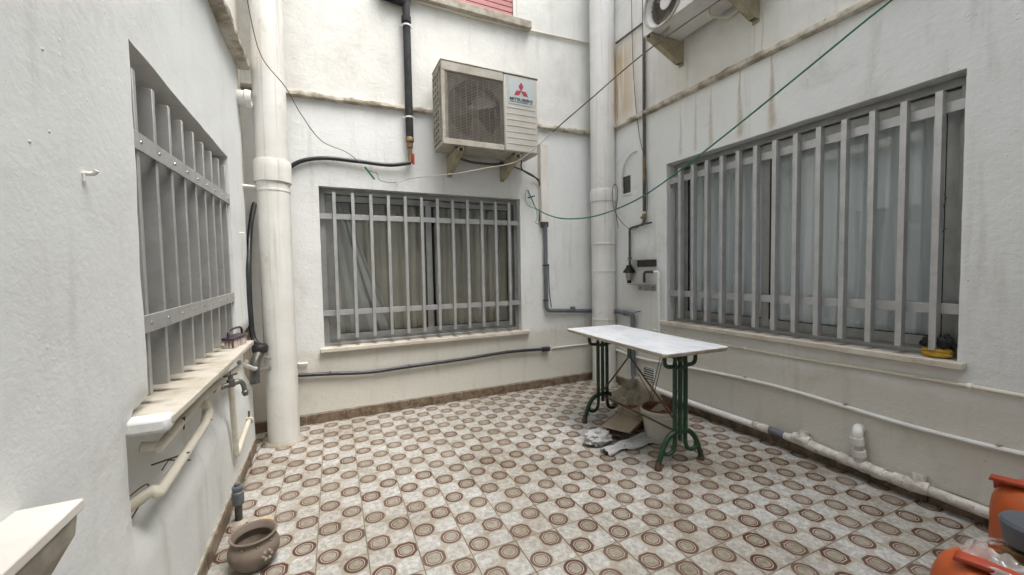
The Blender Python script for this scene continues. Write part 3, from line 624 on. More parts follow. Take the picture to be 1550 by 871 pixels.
# shroud plate with the fan opening
def ring_plate(cx, cz, r, x0, x1, z0, z1, y):
    n = 48; mb = MB(); ins = []; outs = []
    for k in range(n):
        a = 2*math.pi*k/n; c, s = math.cos(a), math.sin(a); ins.append((cx+r*c, y, cz+r*s))
        tx = ((x1-cx) if c > 0 else (x0-cx))/c if abs(c) > 1e-6 else 1e9; tz = ((z1-cz) if s > 0 else (z0-cz))/s if abs(s) > 1e-6 else 1e9
        q = min(tx, tz); outs.append((cx+q*c, y, cz+q*s))
    mb.add(ins+outs, [(k, (k+1) % n, n+(k+1) % n, n+k) for k in range(n)])
    mb.add(ins+[(p[0], p[1]+.09, p[2]) for p in ins], [(k, (k+1) % n, n+(k+1) % n, n+k) for k in range(n)], True); return mb
ring_plate(FC.x, FC.z, FRD, AX0+.03, DV-.003, AZ0+.05, AZ1-.075, AY0+.028).build('shroud', 'shroud_dark', ac)
mb = MB(); mb.box((AX0+.03, AY0+.2, AZ0+.04), (DV-.01, AY0+.21, AZ1-.04)); mb.build('coil', 'inside_dark', ac)
fan = MB(); fan.lathe((FC.x, AY0+.07, FC.z), [(.05, 0), (.055, .03), (.0, .032)], 20, (0, 1, 0)); fan.lathe((FC.x, AY0+.07, FC.z), [(.0, -.012), (.035, -.008), (.05, 0)], 20, (0, 1, 0))
for k in range(3):
    a0 = k*2*math.pi/3+.3
    fan.grid(lambda a, b: V(FC.x+(.05+.185*b)*math.cos(a0+a*(1.2-.2*b)), AY0+.06+.05*a, FC.z+(.05+.185*b)*math.sin(a0+a*(1.2-.2*b))), 6, 6)
fan.build('fan', 'fan_dark', ac)
gr = MB(); x0g, x1g, z0g, z1g = AX0+.03, DV-.004, AZ0+.05, AZ1-.075; ng = 44
for k in range(ng):
    z = z0g+(z1g-z0g)*(k+.5)/ng; gr.tube([(x0g, AY0+.004, z), (x1g, AY0+.004, z)], .0018, 5, False)
for k in range(10):
    x = x0g+(x1g-x0g)*(k+.5)/10; gr.tube([(x, AY0+.009, z0g), (x, AY0+.009, z1g)], .0022, 5, False)
go = gr.build('fan_guard', 'wire_grille', ac)
sgm = MB()
for k in range(12):
    z = AZ0+.05+(AZ1-AZ0-.1)*k/11; sgm.box((AX0-.004, AY0+.07, z-.006), (AX0+.012, AY1-.02, z+.006))
for k in range(4):
    y = AY0+.07+(AY1-.02-AY0-.07)*k/3; sgm.box((AX0-.0055, y-.007, AZ0+.04), (AX0+.010, y+.007, AZ1-.04))
sgm.build('side_guard', 'unit_dirty', ac)
mb = MB(); mb.box((AX0+.02, AY0+.035, AZ0+.036), (AX0+.026, AY1-.031, AZ1-.031)); mb.build('side_coil', 'inside_dark', ac)
for k in range(8):                                          # pressed lines of the right panel
    z = AZ0+.07+.053*k; mb = MB(); mb.box((DV+.03, AY0-.0015, z), (AX1-.03, AY0+.006, z+.005)); mb.build('panel_rib', 'unit_body', ac, bevel=.0015)
mb = MB(); mb.box((AX1, AY0+.10, AZ0+.02), (AX1+.035, AY1-.02, AZ0+.30)); mb.build('valve_cover', 'unit_body', ac, bevel=.01)
# sticker with red diamonds and lettering
SX0, SX1, SZ0, SZ1 = DV+.045, AX1-.045, AZ1-.255, AZ1-.035
mb = MB(); mb.box((SX0, AY0-.0012, SZ0), (SX1, AY0+.004, SZ1)); st = mb.build('sticker', 'sticker', ac)
def rhomb(c, ang, L=.040, wd=.0235):
    d = V(math.cos(ang), 0, math.sin(ang)); p = V(-d.z, 0, d.x); return [c, c+d*L+p*wd, c+d*2*L, c+d*L-p*wd]
cz = V((SX0+SX1)/2, AY0-.0036, SZ0+.122)
for ang in (90, 210, 330):
    MB().prism(rhomb(cz, R_(ang)), (0, .002, 0)).build('diamond', 'sign_red', st)
def text(body, loc, width, height, parent, mat, bold=0.0):
    cu = bpy.data.curves.new('lettering', 'FONT'); cu.body = body; cu.align_x = 'CENTER'; cu.align_y = 'CENTER'; cu.extrude = .01; cu.offset = bold
    tmp = bpy.data.objects.new('lettering', cu); sc.collection.objects.link(tmp); bpy.context.view_layer.update()
    me = bpy.data.meshes.new_from_object(tmp.evaluated_get(bpy.context.evaluated_depsgraph_get())); bpy.data.objects.remove(tmp)
    co = np.array([v.co for v in me.vertices]); lo, hi = co.min(0), co.max(0)
    sx, sy = width/(hi[0]-lo[0]), height/(hi[1]-lo[1]); cx, cy = (lo[0]+hi[0])/2, (lo[1]+hi[1])/2; org = Vector(parent['org_'])
    for v in me.vertices:
        x, y, zz = v.co; v.co = Vector((loc[0]+(x-cx)*sx, loc[1]-(.0006 if zz > 0 else -.0006), loc[2]+(y-cy)*sy))-org
    me.materials.clear(); me.materials.append(MAT[mat]); o = bpy.data.objects.new('lettering', me); sc.collection.objects.link(o); o.parent = parent; return o
text('MITSUBISHI', ((SX0+SX1)/2, AY0-.0026, SZ0+.045), (SX1-SX0)*.90, .026, st, 'sign_ink', .03)
text('HEAVY INDUSTRIES, LTD.', ((SX0+SX1)/2, AY0-.0026, SZ0+.020), (SX1-SX0)*.90, .012, st, 'sign_ink', .01)
# brackets
def bracket(parent, fr, u, d_out, z, wd=.045, drop=.16, mat='bracket'):
    mb = MB(); t = .003
    fr.box(mb, u-wd/2, u+wd/2, .0, .006, z-drop-.02, z+.02)
    fr.box(mb, u-wd/2, u+wd/2, .006, d_out, z-t, z)
    for s in (-1, 1):
        a = u+s*wd/2; P = [fr.p(a, .006, z-t), fr.p(a, d_out, z-t), fr.p(a, d_out, z-.035), fr.p(a, .05, z-drop), fr.p(a, .006, z-drop)]
        mb.prism(P, fr.u*(t*-s))
    mb.add([fr.p(u-wd/2, d_out, z-.035), fr.p(u+wd/2, d_out, z-.035), fr.p(u+wd/2, .05, z-drop), fr.p(u-wd/2, .05, z-drop)], [(0, 1, 2, 3)])
    return mb.build('bracket', mat, parent)
for u in (AX0+.16, AX0+.70): bracket(ac, FB, u, YB-AY0-.0, AZ0-.012)
mb = MB(); mb.tube(smooth([(AX0+.18, AY1-.03, AZ0-.02), (AX0+.35, AY1-.0, AZ0-.05), (AX0+.62, AY1, AZ0-.045), (AX0+.8, AY1, AZ0+.02)]), .012, 8); mb.build('drain_hose', 'cable_brown', ac)
mb = MB(); mb.box((AX0+.12, AY0+.02, AZ0-.014), (AX0+.2, AY0+.06, AZ0+.002)); mb.box((AX0+.66, AY0+.02, AZ0-.014), (AX0+.74, AY0+.06, AZ0+.002)); mb.build('mounting_feet', 'dark_steel', ac)

# ---------------------------------------------------------------- upper cooling unit on the long wall
bz = PX(1027, 63, XR-.045).z; ff = G(990, 55, bz)
UX0, UX1 = min(ff.x, XR-.36), XR-.045; UY1 = PX(973.5, 45, UX0).y; UY0 = UY1-.9; UZ1 = bz+.62
a2 = thing('cooling_unit', 'white outdoor cooling unit with round fan grille above the widest window', 'air conditioner', ((UX0+UX1)/2, (UY0+UY1)/2, bz))
fc = PX(1003, 0, UX0); fr2 = min(.245, UY1-fc.y-.02)
n = 48; mb = MB(); ins = []; outs = []
for k in range(n):
    a = 2*math.pi*k/n; c, s = math.cos(a), math.sin(a); ins.append(V(UX0, fc.y+fr2*c, fc.z+fr2*s))
    ty = ((UY1-fc.y) if c > 0 else (UY0-fc.y))/c if abs(c) > 1e-6 else 1e9; tz = ((UZ1-fc.z) if s > 0 else (bz-fc.z))/s if abs(s) > 1e-6 else 1e9
    q = max(min(ty, tz), fr2+.001); outs.append(V(UX0, fc.y+q*c, fc.z+q*s))
mb.add(ins+outs, [(k, (k+1) % n, n+(k+1) % n, n+k) for k in range(n)])
mid = [V(UX0+.05, fc.y+(p.y-fc.y)*.82, fc.z+(p.z-fc.z)*.82) for p in ins]
mb.add(ins+mid, [(k, (k+1) % n, n+(k+1) % n, n+k) for k in range(n)], True)
mb.build('front_panel', 'unit_white', a2)
mb = MB(); mb.box((UX0+.001, UY0, bz), (UX1, UY0+.01, UZ1)); mb.box((UX0+.001, UY1-.01, bz), (UX1, UY1, UZ1)); mb.box((UX0+.001, UY0+.01, UZ1-.01), (UX1, UY1-.01, UZ1)); mb.box((UX1-.01, UY0+.01, bz), (UX1, UY1-.01, UZ1-.01)); mb.build('casing', 'unit_white', a2)
mb = MB(); mb.box((UX0+.004, UY0+.01, bz), (UX1-.01, UY1-.01, bz+.012)); mb.build('base_tray', 'unit_white', a2)
rm = MB(); rm.tube([V(UX0-.004, fc.y+fr2*math.cos(a), fc.z+fr2*math.sin(a)) for a in [2*math.pi*k/40 for k in range(41)]], .010, 8, False); rm.build('fan_rim', 'unit_dirty', a2)
g2 = MB()
for k in range(30):
    y = fr2*.8*(-1+2*(k+.5)/30); hz = math.sqrt(max((fr2*.82)**2-y*y, 0)); g2.tube([(UX0+.035, fc.y+y, fc.z-hz), (UX0+.035, fc.y+y, fc.z+hz)], .0018, 4, False)
for k in range(3):
    zz = -.12+.12*k; hy = math.sqrt((fr2*.82)**2-zz*zz); g2.tube([(UX0+.033, fc.y-hy, fc.z+zz), (UX0+.033, fc.y+hy, fc.z+zz)], .0025, 4, False)
g2.build('fan_guard', 'wire_grille', a2)
MB().lathe((UX0+.03, fc.y, fc.z), [(.0, -.004), (.055, -.002), (.06, .006)], 20, (1, 0, 0)).build('badge', 'unit_white', a2)
f2 = MB()
for k in range(3):
    a0 = k*2*math.pi/3+.5
    f2.grid(lambda a, b: V(UX0+.07+.04*a, fc.y+(.04+.17*b)*math.cos(a0+a*1.1), fc.z+(.04+.17*b)*math.sin(a0+a*1.1)), 6, 6)
f2.build('fan', 'unit_dirty', a2)
mb = MB(); mb.box((UX0+.13, UY0+.02, bz+.02), (UX0+.14, UY1-.02, UZ1-.02)); mb.build('coil', 'inside_dark', a2)
yb2 = Rt(1040, 95).y; yb1 = UY1-.66
for u in (UY1-.07, UY1-.72): bracket(a2, FR, u, XR-UX0+.01, bz-.008, .05, .17)
dp = PX(1075, 27, (UX0+UX1)/2+.05)
MB().tube(rounded([(dp.x-.02, dp.y, bz+.002), (dp.x-.02, dp.y, bz-.045), (UX1+.02, dp.y-.05, bz-.05), (XR-.02, dp.y-.35, bz-.01)], .03), .012, 10).build('drain_pipe', 'pipe_cream', a2)

# ---------------------------------------------------------------- black insulated pipe, hoses, trunking on the cooling-unit wall
bo = .05
ip = thing('insulated_pipe', 'black foam wrapped pipe running down beside the grey cooling unit', 'pipe', Bk(620, 250, bo))
P0, P1 = Bk(616, -60, bo), Bk(619.5, 208, bo); P0.x = P1.x = (Bk(616, 20, bo).x+Bk(619, 200, bo).x)/2
MB().tube([P0, P1], .033, 16).build('foam_sleeve', 'foam_black', ip)
MB().lathe(Bk(615, 35, bo)*1, [(.034, 0), (.041, .004), (.041, .05), (.034, .055)], 16).build('foam_collar', 'foam_black', ip)
tz = Bk(612, 4, bo); MB().tube([V(P0.x, YB-bo, tz.z), V(P0.x-.22, YB-bo, tz.z+.02)], .036, 14).build('foam_branch', 'foam_black', ip)
for py in (40, 178):
    q = V(P0.x, YB-bo, Bk(617, py, bo).z)
    cl = MB().lathe(q, [(.034, -.008), (.038, -.006), (.038, .006), (.034, .008)], 16); cl.bar(q+V(-.055, .01, 0), q+V(.055, .01, 0), .012, .008); cl.bar(q+V(0, .01, 0), q+V(0, bo, 0), .01, .01); cl.build('clamp', 'pvc_white', ip)
zz = [Bk(620, py, bo).z for py in (208, 215, 222, 232, 250)]
MB().lathe(V(P0.x, YB-bo, 0), [(.03, zz[0]), (.036, zz[0]-.01), (.036, zz[1]), (.026, zz[1]-.005), (.026, zz[2]-.01), (.016, zz[2]-.015), (.016, zz[3]), (.018, zz[3]), (.018, zz[4]+.02), (.001, zz[4]+.018)], 14).build('brass_union', 'brass', ip)
mb = MB(); mb.box((P0.x+.012, YB-bo-.03, zz[4]+.0), (P0.x+.03, YB-bo-.018, zz[3]-.01)); mb.build('valve_lever', 'red_handle', ip, bevel=.003)
hs1 = [Bk(430, 262, .03), Bk(447, 248, .03), Bk(470, 241, .03), Bk(500, 240, .03), Bk(545, 245, .035), Bk(590, 250, .04), V(P0.x, YB-bo, zz[4]+.02)]
solo(MB().tube(smooth(hs1), .017, 10), 'water_hose', 'hose_black', 'black hose bowing from the thick downpipe to the red lever valve', 'hose')
hb = [Bk(450, 568.5, .03), Bk(500, 566, .03), Bk(560, 563.5, .03), Bk(620, 555, .03), Bk(700, 544, .03), Bk(770, 533, .03), Bk(822, 529, .03)]
hz = thing('water_hose', 'long black hose with a capped end under the brown curtained window', 'hose', hb[0])
MB().tube(smooth(hb), .0155, 10).build('hose', 'hose_black', hz)
d = (hb[-1]-hb[-2]).normalized(); e = hb[-1]
MB().lathe(e-d*.01, [(.018, 0), (.025, .004), (.025, .045), (.022, .05), (.026, .054), (.026, .085), (.01, .09)], 14, d).build('end_cap', 'hose_black', hz)
for q in (hb[1], hb[3], hb[5]): MB().bar(q+V(0, -.02, .012), q+V(0, .03, .012), .012, .006).build('clip', 'hose_black', hz)
# white conduit continuing towards the corner and along the long wall
cw = thing('conduit', 'thin white conduit running low from the hose end round the corner', 'conduit', Bk(838, 527, .01))
MB().tube([Bk(836, 527, .012), V(XR-.05, YB-.012, Bk(890, 521, .012).z)], .009, 8).build('tube', 'pvc_white', cw)
# cable trunking and grey drain pipe
tr = thing('cable_trunking', 'tall white cable trunking below the cooling unit', 'conduit', Bk(824, 337))
ta, tb = Bk(816, 337), Bk(827, 337); zt = AZ0+.22
mb = MB(); mb.box((ta.x, YB-.055, ta.z), (tb.x, YB-.001, zt)); mb.build('channel', 'sill_white', tr, bevel=.004)
mb = MB(); mb.box((ta.x+.012, YB-.05, ta.z-.05), (tb.x-.004, YB-.004, ta.z-.001)); mb.build('end_piece', 'dark_steel', tr)
gx = (ta.x+tb.x)/2+.01
gp = thing('drain_pipe', 'dark grey plastic drain pipe bending below the white trunking', 'pipe', V(gx, YB-.035, Bk(824, 470, .035).z))
zlow = Bk(830, 470, .035).z
MB().tube(rounded([V(gx, YB-.035, ta.z-.03), V(gx, YB-.035, zlow), V(PRX-.02, YB-.035, Bk(895, 471, .035).z)], .05), .021, 14).build('pipe', 'pvc_grey', gp)
for py in (402, 455): q = V(gx, YB-.035, Bk(822, py, .035).z); MB().lathe(q, [(.021, -.008), (.025, -.007), (.025, .007), (.021, .008)], 14).bar(q+V(-.035, 0, 0), q+V(-.01, .03, 0), .012, .008).build('clamp', 'hose_black', gp)
MB().tube(smooth([V(gx+.03, YB-.04, Bk(828, 400, .03).z), V(gx+.033, YB-.045, Bk(828, 440, .03).z), V(gx+.055, YB-.045, zlow+.03)]), .005, 6).build('cable', 'hose_black', gp)
q = PX(862, 473, 2.3); xm = gx+.33
MB().lathe(V(xm, YB-.035, zlow), [(.0215, -.02), (.026, -.018), (.026, .018), (.0215, .02)], 14, (1, 0, 0)).build('coupling', 'pvc_grey', gp)
# the same drain goes on along the long wall and down to the floor
r1 = Rt(934, 471, .045); r2 = Rt(958, 476, .045); r3 = Rt(958, 566, .05); r3.y = r2.y
gp2 = thing('drain_pipe', 'dark grey plastic drain pipe dropping behind the marble table', 'pipe', V(r2.x, r2.y, 0))
fz = Rt(975, 582, .05).z
MB().tube(rounded([V(XR-.045, YB-.2, r1.z), V(XR-.045, r2.y, r2.z), V(XR-.045, r2.y, fz+.03), V(XR-.05, r2.y-.10, fz)], .05), .024, 14).build('pipe', 'pvc_grey', gp2)
for yy_ in (r2.y+.12,): MB().lathe(V(XR-.045, yy_, r2.z+.004), [(.024, -.02), (.029, -.018), (.029, .018), (.024, .02)], 14, (0, 1, 0)).build('coupling', 'pvc_grey', gp2)
MB().bar(V(XR-.045, r2.y-.02, r2.z+.02), V(XR-.01, r2.y-.07, r2.z+.035), .012, .008).build('clamp', 'iron_pipe', gp2)
# white floor drain along the long wall
dr = thing('drain_pipe', 'white plastic drain pipe with patched joints lying on the skirting', 'pipe', V(XR-.05, 1.9, .06))
pts = [V(XR-.05, r2.y-.10, fz)]+[Rt(px, py, .045) for px, py in ((1050, 612), (1140, 643))]
MB().tube(pts, .024, 14).build('run', 'pvc_white', dr)
A = Rt(1143, 644, .045); B_ = Rt(1165, 651, .045); MB().tube([A, B_], .029, 14).build('coupling', 'pvc_dirty', dr)
C_ = Rt(1188, 660, .045); MB().tube([B_, C_], .024, 14).build('grey_section', 'pvc_grey', dr)
D_ = [C_]+[Rt(px, py, .045) for px, py in ((1210, 667), (1240, 680), (1275, 694), (1310, 707), (1340, 720), (1380, 735), (1400, 741))]
rr_ = [.024, .030, .032, .027, .034, .027, .032, .03]
MB().tube(D_, rr_, 14).build('patched_run', 'pvc_dirty', dr)
MB().tube([Rt(1398, 740, .045), Rt(1500, 779, .045), Rt(1640, 832, .045), V(XR-.045, YF+.02, Rt(1640, 832, .045).z)], .026, 14).build('run', 'pvc_dirty', dr)
def tee(px, py):
    q = Rt(px, py, .045); m = MB().tube([q+V(0, -.05, 0), q+V(0, .05, 0)], .033, 14); m.tube([q, q+V(.02, 0, .055)], .03, 14); return m
tee(1214, 666).build('tee', 'pvc_dirty', dr); tee(1388, 735).build('tee', 'pvc_dirty', dr)
for px, py in ((1278, 695), (1312, 708), (1330, 716), (1362, 727)):
    q = Rt(px, py, .045); MB().tube([q+V(0, -.025, 0), q+V(0, .025, 0)], [.033, .034], 14).build('coupling', 'pvc_dirty', dr)
q0 = Rt(1302, 700, .045); q1 = Rt(1297, 662, .06); q2 = Rt(1294, 652, .0)
sb = MB().tube([q0, q0.lerp(q1, .5), q1], [.028, .027, .027], 14); sb.build('riser', 'pvc_dirty', dr)
MB().tube([q0.lerp(q1, .25), q0.lerp(q1, .5)], .033, 14).build('riser_socket', 'pvc_white', dr); MB().tube([q0.lerp(q1, .72), q1], .032, 14).build('riser_socket', 'pvc_white', dr)
MB().tube(smooth([q1-V(0, 0, .005), q1+V(.005, 0, .03), q1+V(.035, .01, .04), V(XR, q1.y+.01, q1.z+.035)]), .027, 12).build('elbow', 'pvc_white', dr)
# thin conduits on the long wall
c1 = thing('conduit', 'thin white conduit just below the widest window sill', 'conduit', Rt(1300, 560, .01))
MB().tube([Rt(px, py, .012) for px, py in ((990, 500), (1100, 523), (1200, 541), (1300, 557), (1380, 570), (1468, 585), (1560, 602), (1700, 626))]+[V(XR-.012, YF+.02, Rt(1700, 626, .012).z)], .011, 8).build('tube', 'pipe_cream', c1)
for px, py in ((1130, 528), (1468, 585)): q = Rt(px, py, .012); MB().lathe(q, [(.011, -.008), (.016, -.007), (.016, .007), (.011, .008)], 10, (0, 1, 0)).build('clip', 'pvc_white', c1)
c2 = thing('conduit', 'white conduit along the middle of the bare wall under the widest window', 'conduit', Rt(1300, 600, .01))
MB().tube(smooth([V(XR-.012, YB-.05, Bk(890, 521, .012).z)]+[Rt(px, py, .013) for px, py in ((960, 540), (1040, 556), (1128, 574), (1200, 592), (1280, 616), (1360, 640), (1450, 664), (1550, 688), (1700, 722))]+[V(XR-.013, YF+.02, Rt(1700, 722, .013).z)]), .012, 8).build('tube', 'pvc_white', c2)
for px, py in ((1128, 574), (1280, 616), (1512, 679)): q = Rt(px, py, .013); MB().bar(q+V(-.012, 0, .016), q+V(.012, 0, .016), .014, .006).build('clip', 'cement', c2)

# ---------------------------------------------------------------- gas pipe, valve, brackets, vents near the corner
gy = Rt(975, 200, .03).y; zg = lambda py, px=975: Rt(px, py, .03).z
gs = thing('gas_pipe', 'dark vertical gas pipe with an ochre band beside the widest window', 'pipe', V(XR-.03, gy, zg(335)))
gx_ = XR-.03
MB().tube([V(gx_, gy, zg(238)), V(gx_, gy, UZ1)], .015, 10).build('upper_pipe', 'iron_pipe', gs)
MB().tube([V(gx_, gy, zg(273)), V(gx_, gy, zg(238))], .0165, 10).build('ochre_band', 'brass', gs)
MB().tube([V(gx_, gy, zg(320)), V(gx_, gy, zg(273))], .0165, 10).build('lower_pipe', 'iron_pipe', gs)
zv = zg(329); MB().lathe(V(gx_, gy, zv), [(.012, -.03), (.019, -.028), (.019, -.01), (.014, 0), (.02, .012), (.02, .03), (.012, .032)], 12).tube([V(gx_-.01, gy+.035, zv), V(gx_-.01, gy-.03, zv)], .01, 8).build('valve', 'brass', gs)
pA = Rt(972, 340, .03); pB = Rt(953, 346, .03); pC = Rt(953, 393, .03); pC.y = pB.y
MB().tube(rounded([V(gx_, gy, zv-.02), V(gx_, gy, pA.z), V(gx_, pB.y, pB.z), V(gx_, pC.y, pC.z)], .025), .011, 10).build('bend', 'iron_pipe', gs)
MB().bar(V(gx_, gy-.09, pA.z+.005), V(gx_, gy, pA.z+.0), .02, .012).build('valve_key', 'iron_pipe', gs)
MB().lathe(V(gx_, pB.y, pC.z), [(.012, 0), (.02, .003), (.02, .02), (.012, .022)], 10).build('union', 'brass', gs)
rg = thing('gas_regulator', 'small gas regulator with a black cap hanging on the dark pipe', 'regulator', Rt(957, 427, .04))
ry = pB.y-.012; z1_, z2_, z3_, z4_ = Rt(957, 404, .04).z, Rt(957, 413, .04).z, Rt(957, 424, .04).z, Rt(957, 429, .04).z
MB().tube([V(XR-.04, ry, z1_), V(gx_, pB.y, pC.z)], .011, 8).build('inlet', 'iron_pipe', rg)
MB().lathe(V(XR-.05, ry, 0), [(.0, z1_+.015), (.028, z1_+.015), (.028, z1_-.004), (.058, z2_+.012), (.058, z2_), (.035, z2_-.004)], 18).build('cap', 'rubber', rg)
MB().lathe(V(XR-.05, ry, 0), [(.036, z2_-.002), (.034, z3_+.03), (.026, z3_), (.02, z3_-.002)], 18).build('body', 'steel', rg)
MB().lathe(V(XR-.05, ry, 0), [(.02, z3_), (.02, z4_), (.0, z4_)], 12).build('outlet', 'rubber', rg)
def angle_plate(name, label, a, b, mat, shelf, zside):
    t = thing(name, label, 'bracket', Rt((a[0]+b[0])/2, b[1])); pa, pb = Rt(*a), Rt(*b); y0, y1 = sorted((pa.y, pb.y))
    mb = MB(); mb.box((XR-.006, y0, min(pa.z, pb.z)), (XR, y1, max(pa.z, pb.z))); mb.build('plate', mat, t)
    zt_ = max(pa.z, pb.z) if zside > 0 else min(pa.z, pb.z)
    mb = MB(); mb.box((XR-shelf, y0+.0, zt_-.004), (XR-.006, y1+.05, zt_)); mb.build('ledge', mat if zside < 0 else 'steel', t)
    for yb_ in (y0+.03, y1-.03): MB().lathe(V(XR-.006, yb_, (pa.z+pb.z)/2), [(.007, 0), (.006, .004), (.001, .005)], 8, (-1, 0, 0)).build('screw', 'iron_pipe', t)
angle_plate('angle_bracket', 'dark steel angle bracket above the small gas regulator', (965, 394), (994, 404), 'dark_steel', .11, 1)
angle_plate('angle_bracket', 'pale steel angle bracket below the small gas regulator', (967, 430), (993, 441), 'steel', .10, 1)
ge = Rt(975, 428, .05); gt = Rt(975, 412, .05); gq = Rt(990, 411, .05)
gl = thing('gas_pipe', 'short dark bent pipe joining a white pipe beside the window sill', 'pipe', ge)
MB().tube(rounded([ge, V(ge.x, ge.y, gt.z), V(ge.x, gq.y, gt.z)], .03), .013, 10).build('bend', 'iron_pipe', gl)
ye = Rt(997, 420, .05).y
MB().tube(rounded([V(ge.x, gq.y, gt.z), V(ge.x, ye, gt.z), V(ge.x, ye, Rt(997, 505, .05).z)], .03), .0125, 10).build('white_pipe', 'pvc_white', gl)
MB().bar(V(ge.x-.01, ye, Rt(997, 487, .05).z), V(XR, ye, Rt(997, 487, .05).z), .014, .02).build('clip', 'pvc_white', gl)
def vent(label, a, b, mat, slats):
    pa, pb = Rt(*a), Rt(*b); y0, y1 = sorted((pa.y, pb.y)); z0, z1 = sorted((pa.z, pb.z)); t = thing('wall_vent', label, 'vent', V(XR, (y0+y1)/2, z0)); e = .014
    mb = MB()
    for q in (((XR-.008, y0, z0), (XR, y1, z0+e)), ((XR-.008, y0, z1-e), (XR, y1, z1)), ((XR-.008, y0, z0+e), (XR, y0+e, z1-e)), ((XR-.008, y1-e, z0+e), (XR, y1, z1-e))): mb.box(*q)
    mb.build('frame', 'pipe_white', t)
    mb = MB(); mb.box((XR-.003, y0+e, z0+e), (XR+.002, y1-e, z1-e)); mb.build('plate', mat, t)
    for k in range(slats):
        z = z0+e+(z1-z0-2*e)*(k+.5)/slats; MB().bar(V(XR-.005, y0+e, z), V(XR-.005, y1-e, z), .006, .007).build('slat', 'pipe_white', t)
vent('small dark metal hatch on the wall beside the dark gas pipe', (942.5, 267), (957, 293), 'dark_steel', 0)
vent('white louvred wall vent low behind the marble table', (973, 552), (992, 586), 'inside_dark', 7)
solo(MB().tube(smooth([Rt(943, 290, .012), Rt(942, 268, .015), Rt(946, 248, .02), Rt(955, 234, .02), Rt(964, 229, .005)]), .008, 8), 'cable', 'cable_white', 'pale cable arching over the small dark hatch', 'cable')
solo(MB().tube(smooth([Rt(955, -40, .02), Rt(957, 60, .02), Rt(960, 130, .025), Rt(967, 200, .02), Rt(977, 250, .035), Rt(980, 295, .03), Rt(978, 325, .04), Rt(968, 342, .03), Rt(955, 348, .03), Rt(940, 335, .05), Rt(930, 318, .09), Rt(927, 295, .12), Rt(929, 280, .12), Rt(934, 283, .10), Rt(935, 300, .08), Rt(932, 320, .09), Rt(936, 345, .08)]), .0035, 6), 'cable', 'cable_brown', 'thin brown cable looping round the gas pipe to the corner downpipe', 'cable')
solo(MB().bar(Rt(932, 66, .02), Rt(972, 36, .02), .014, .014), 'conduit', 'cable_brown', 'short rusty tube above the ochre stain near the corner', 'conduit')
solo(MB().tube([Bk(575, -14, .015), Bk(640, 4, .015), Bk(715, 26, .015), Bk(800, 46, .015), Bk(893, 66, .015)], .011, 8), 'conduit', 'pipe_cream', 'thin cream conduit sloping under the shuttered window ledge', 'conduit')

# ---------------------------------------------------------------- wires and washing lines
wl = thing('washing_line', 'thin brown wire sagging past the thick downpipe to a green peg', 'wire', Bk(562, 262, .12))
MB().tube(smooth([PY(368, -40, 2.9), PY(380, 30, 3.0), PY(397, 88, 3.05), PY(432, 132, 3.15), PY(455, 172, 3.25), PY(486, 213, 3.4), PY(523, 230, 3.48), PY(545, 246, 3.54)]), .003, 6).build('wire', 'cable_brown', wl)
MB().bar(PY(552, 253, 3.54), PY(567, 272, 3.55), .010, .014).build('peg', 'green_clip', wl)
MB().tube(smooth([PY(557, 259, 3.55), PY(570, 263, 3.58), PY(574, 272, 3.6), PY(585, 276, 3.63), Bk(604, 277, 0)]), .0025, 6).build('twist', 'cable_brown', wl)
def PL(px, py, A, B):
    d = ray(px, py); n_ = np.array([-(B[1]-A[1]), B[0]-A[0]]); t_ = (n_@np.array([A[0], A[1]]))/(n_@d[:2]); return Vector(CAM+d*t_)
LA, LB = (Bk(606, 276).x, YB), (2.3, 1.2); GA, GB = (Bk(799, 288).x, YB), (2.74, .9)
wire2 = thing('washing_line', 'pale and brown twisted wire crossing below the cooling unit towards the upper unit', 'wire', Bk(603, 276, 0))
wpts = (smooth([Bk(603, 276, .0), Bk(600, 280, .05), Bk(612, 273, .06), ]+[PL(px, py, LA, LB) for px, py in ((640, 268), (690, 263), (740, 254), (776, 247), (800, 233), (850, 188), (900, 145), (948, 103), (1000, 62), (1090, 0), (1150, -42), (1300, -140))], 4))
wd_ = wpts[-1]-wpts[-4]; wpts.append(wpts[-1]+wd_*((XR-wpts[-1].x)/wd_.x))
MB().tube(wpts[:32], .0035, 6).build('bare_wire', 'cable_white', wire2); MB().tube(wpts[31:], .0042, 6).build('coated_wire', 'cable_brown', wire2)
gl_ = thing('washing_line', 'green washing line rising across the widest window', 'rope', Bk(805, 298, .02))
def to_wall(P): d_ = P[-1]-P[-4]; return P+[P[-1]+d_*((XR-P[-1].x)/d_.x)]
MB().tube(to_wall(smooth([Bk(799, 288, .0), Bk(806, 304, .04), Bk(813, 317, .07), ]+[PL(px, py, GA, GB) for px, py in ((840, 329), (870, 331.5), (910, 325), (965, 302), (1020, 265), (1100, 203), (1200, 122), (1300, 40), (1350, 0), (1420, -58))], 5)), .0058, 7).build('rope', 'line_green', gl_)
MB().tube(smooth([Bk(797, 288, .01), Bk(795, 300, .03), Bk(800, 312, .04), Bk(811, 317, .06), Bk(813, 330, .05), Bk(811, 338, .03), Bk(820, 340, .06)]), .003, 6).build('loose_end', 'line_green', gl_)
MB().bar(Bk(799, 300, .05), Bk(809, 297, .06), .012, .012).build('peg', 'blue_clip', gl_)
for ob, w_ in ((Bk(1, 1), 0),): pass
solo(MB().tube(smooth([V(AX1-.05, YB-.12, AZ0), V(AX1-.03, YB-.10, AZ0-.08), V(ta.x-.01, YB-.03, Bk(812, 272, .03).z)]), .007, 8), 'cable', 'hose_black', 'short black cable dropping from the cooling unit into the trunking', 'cable')
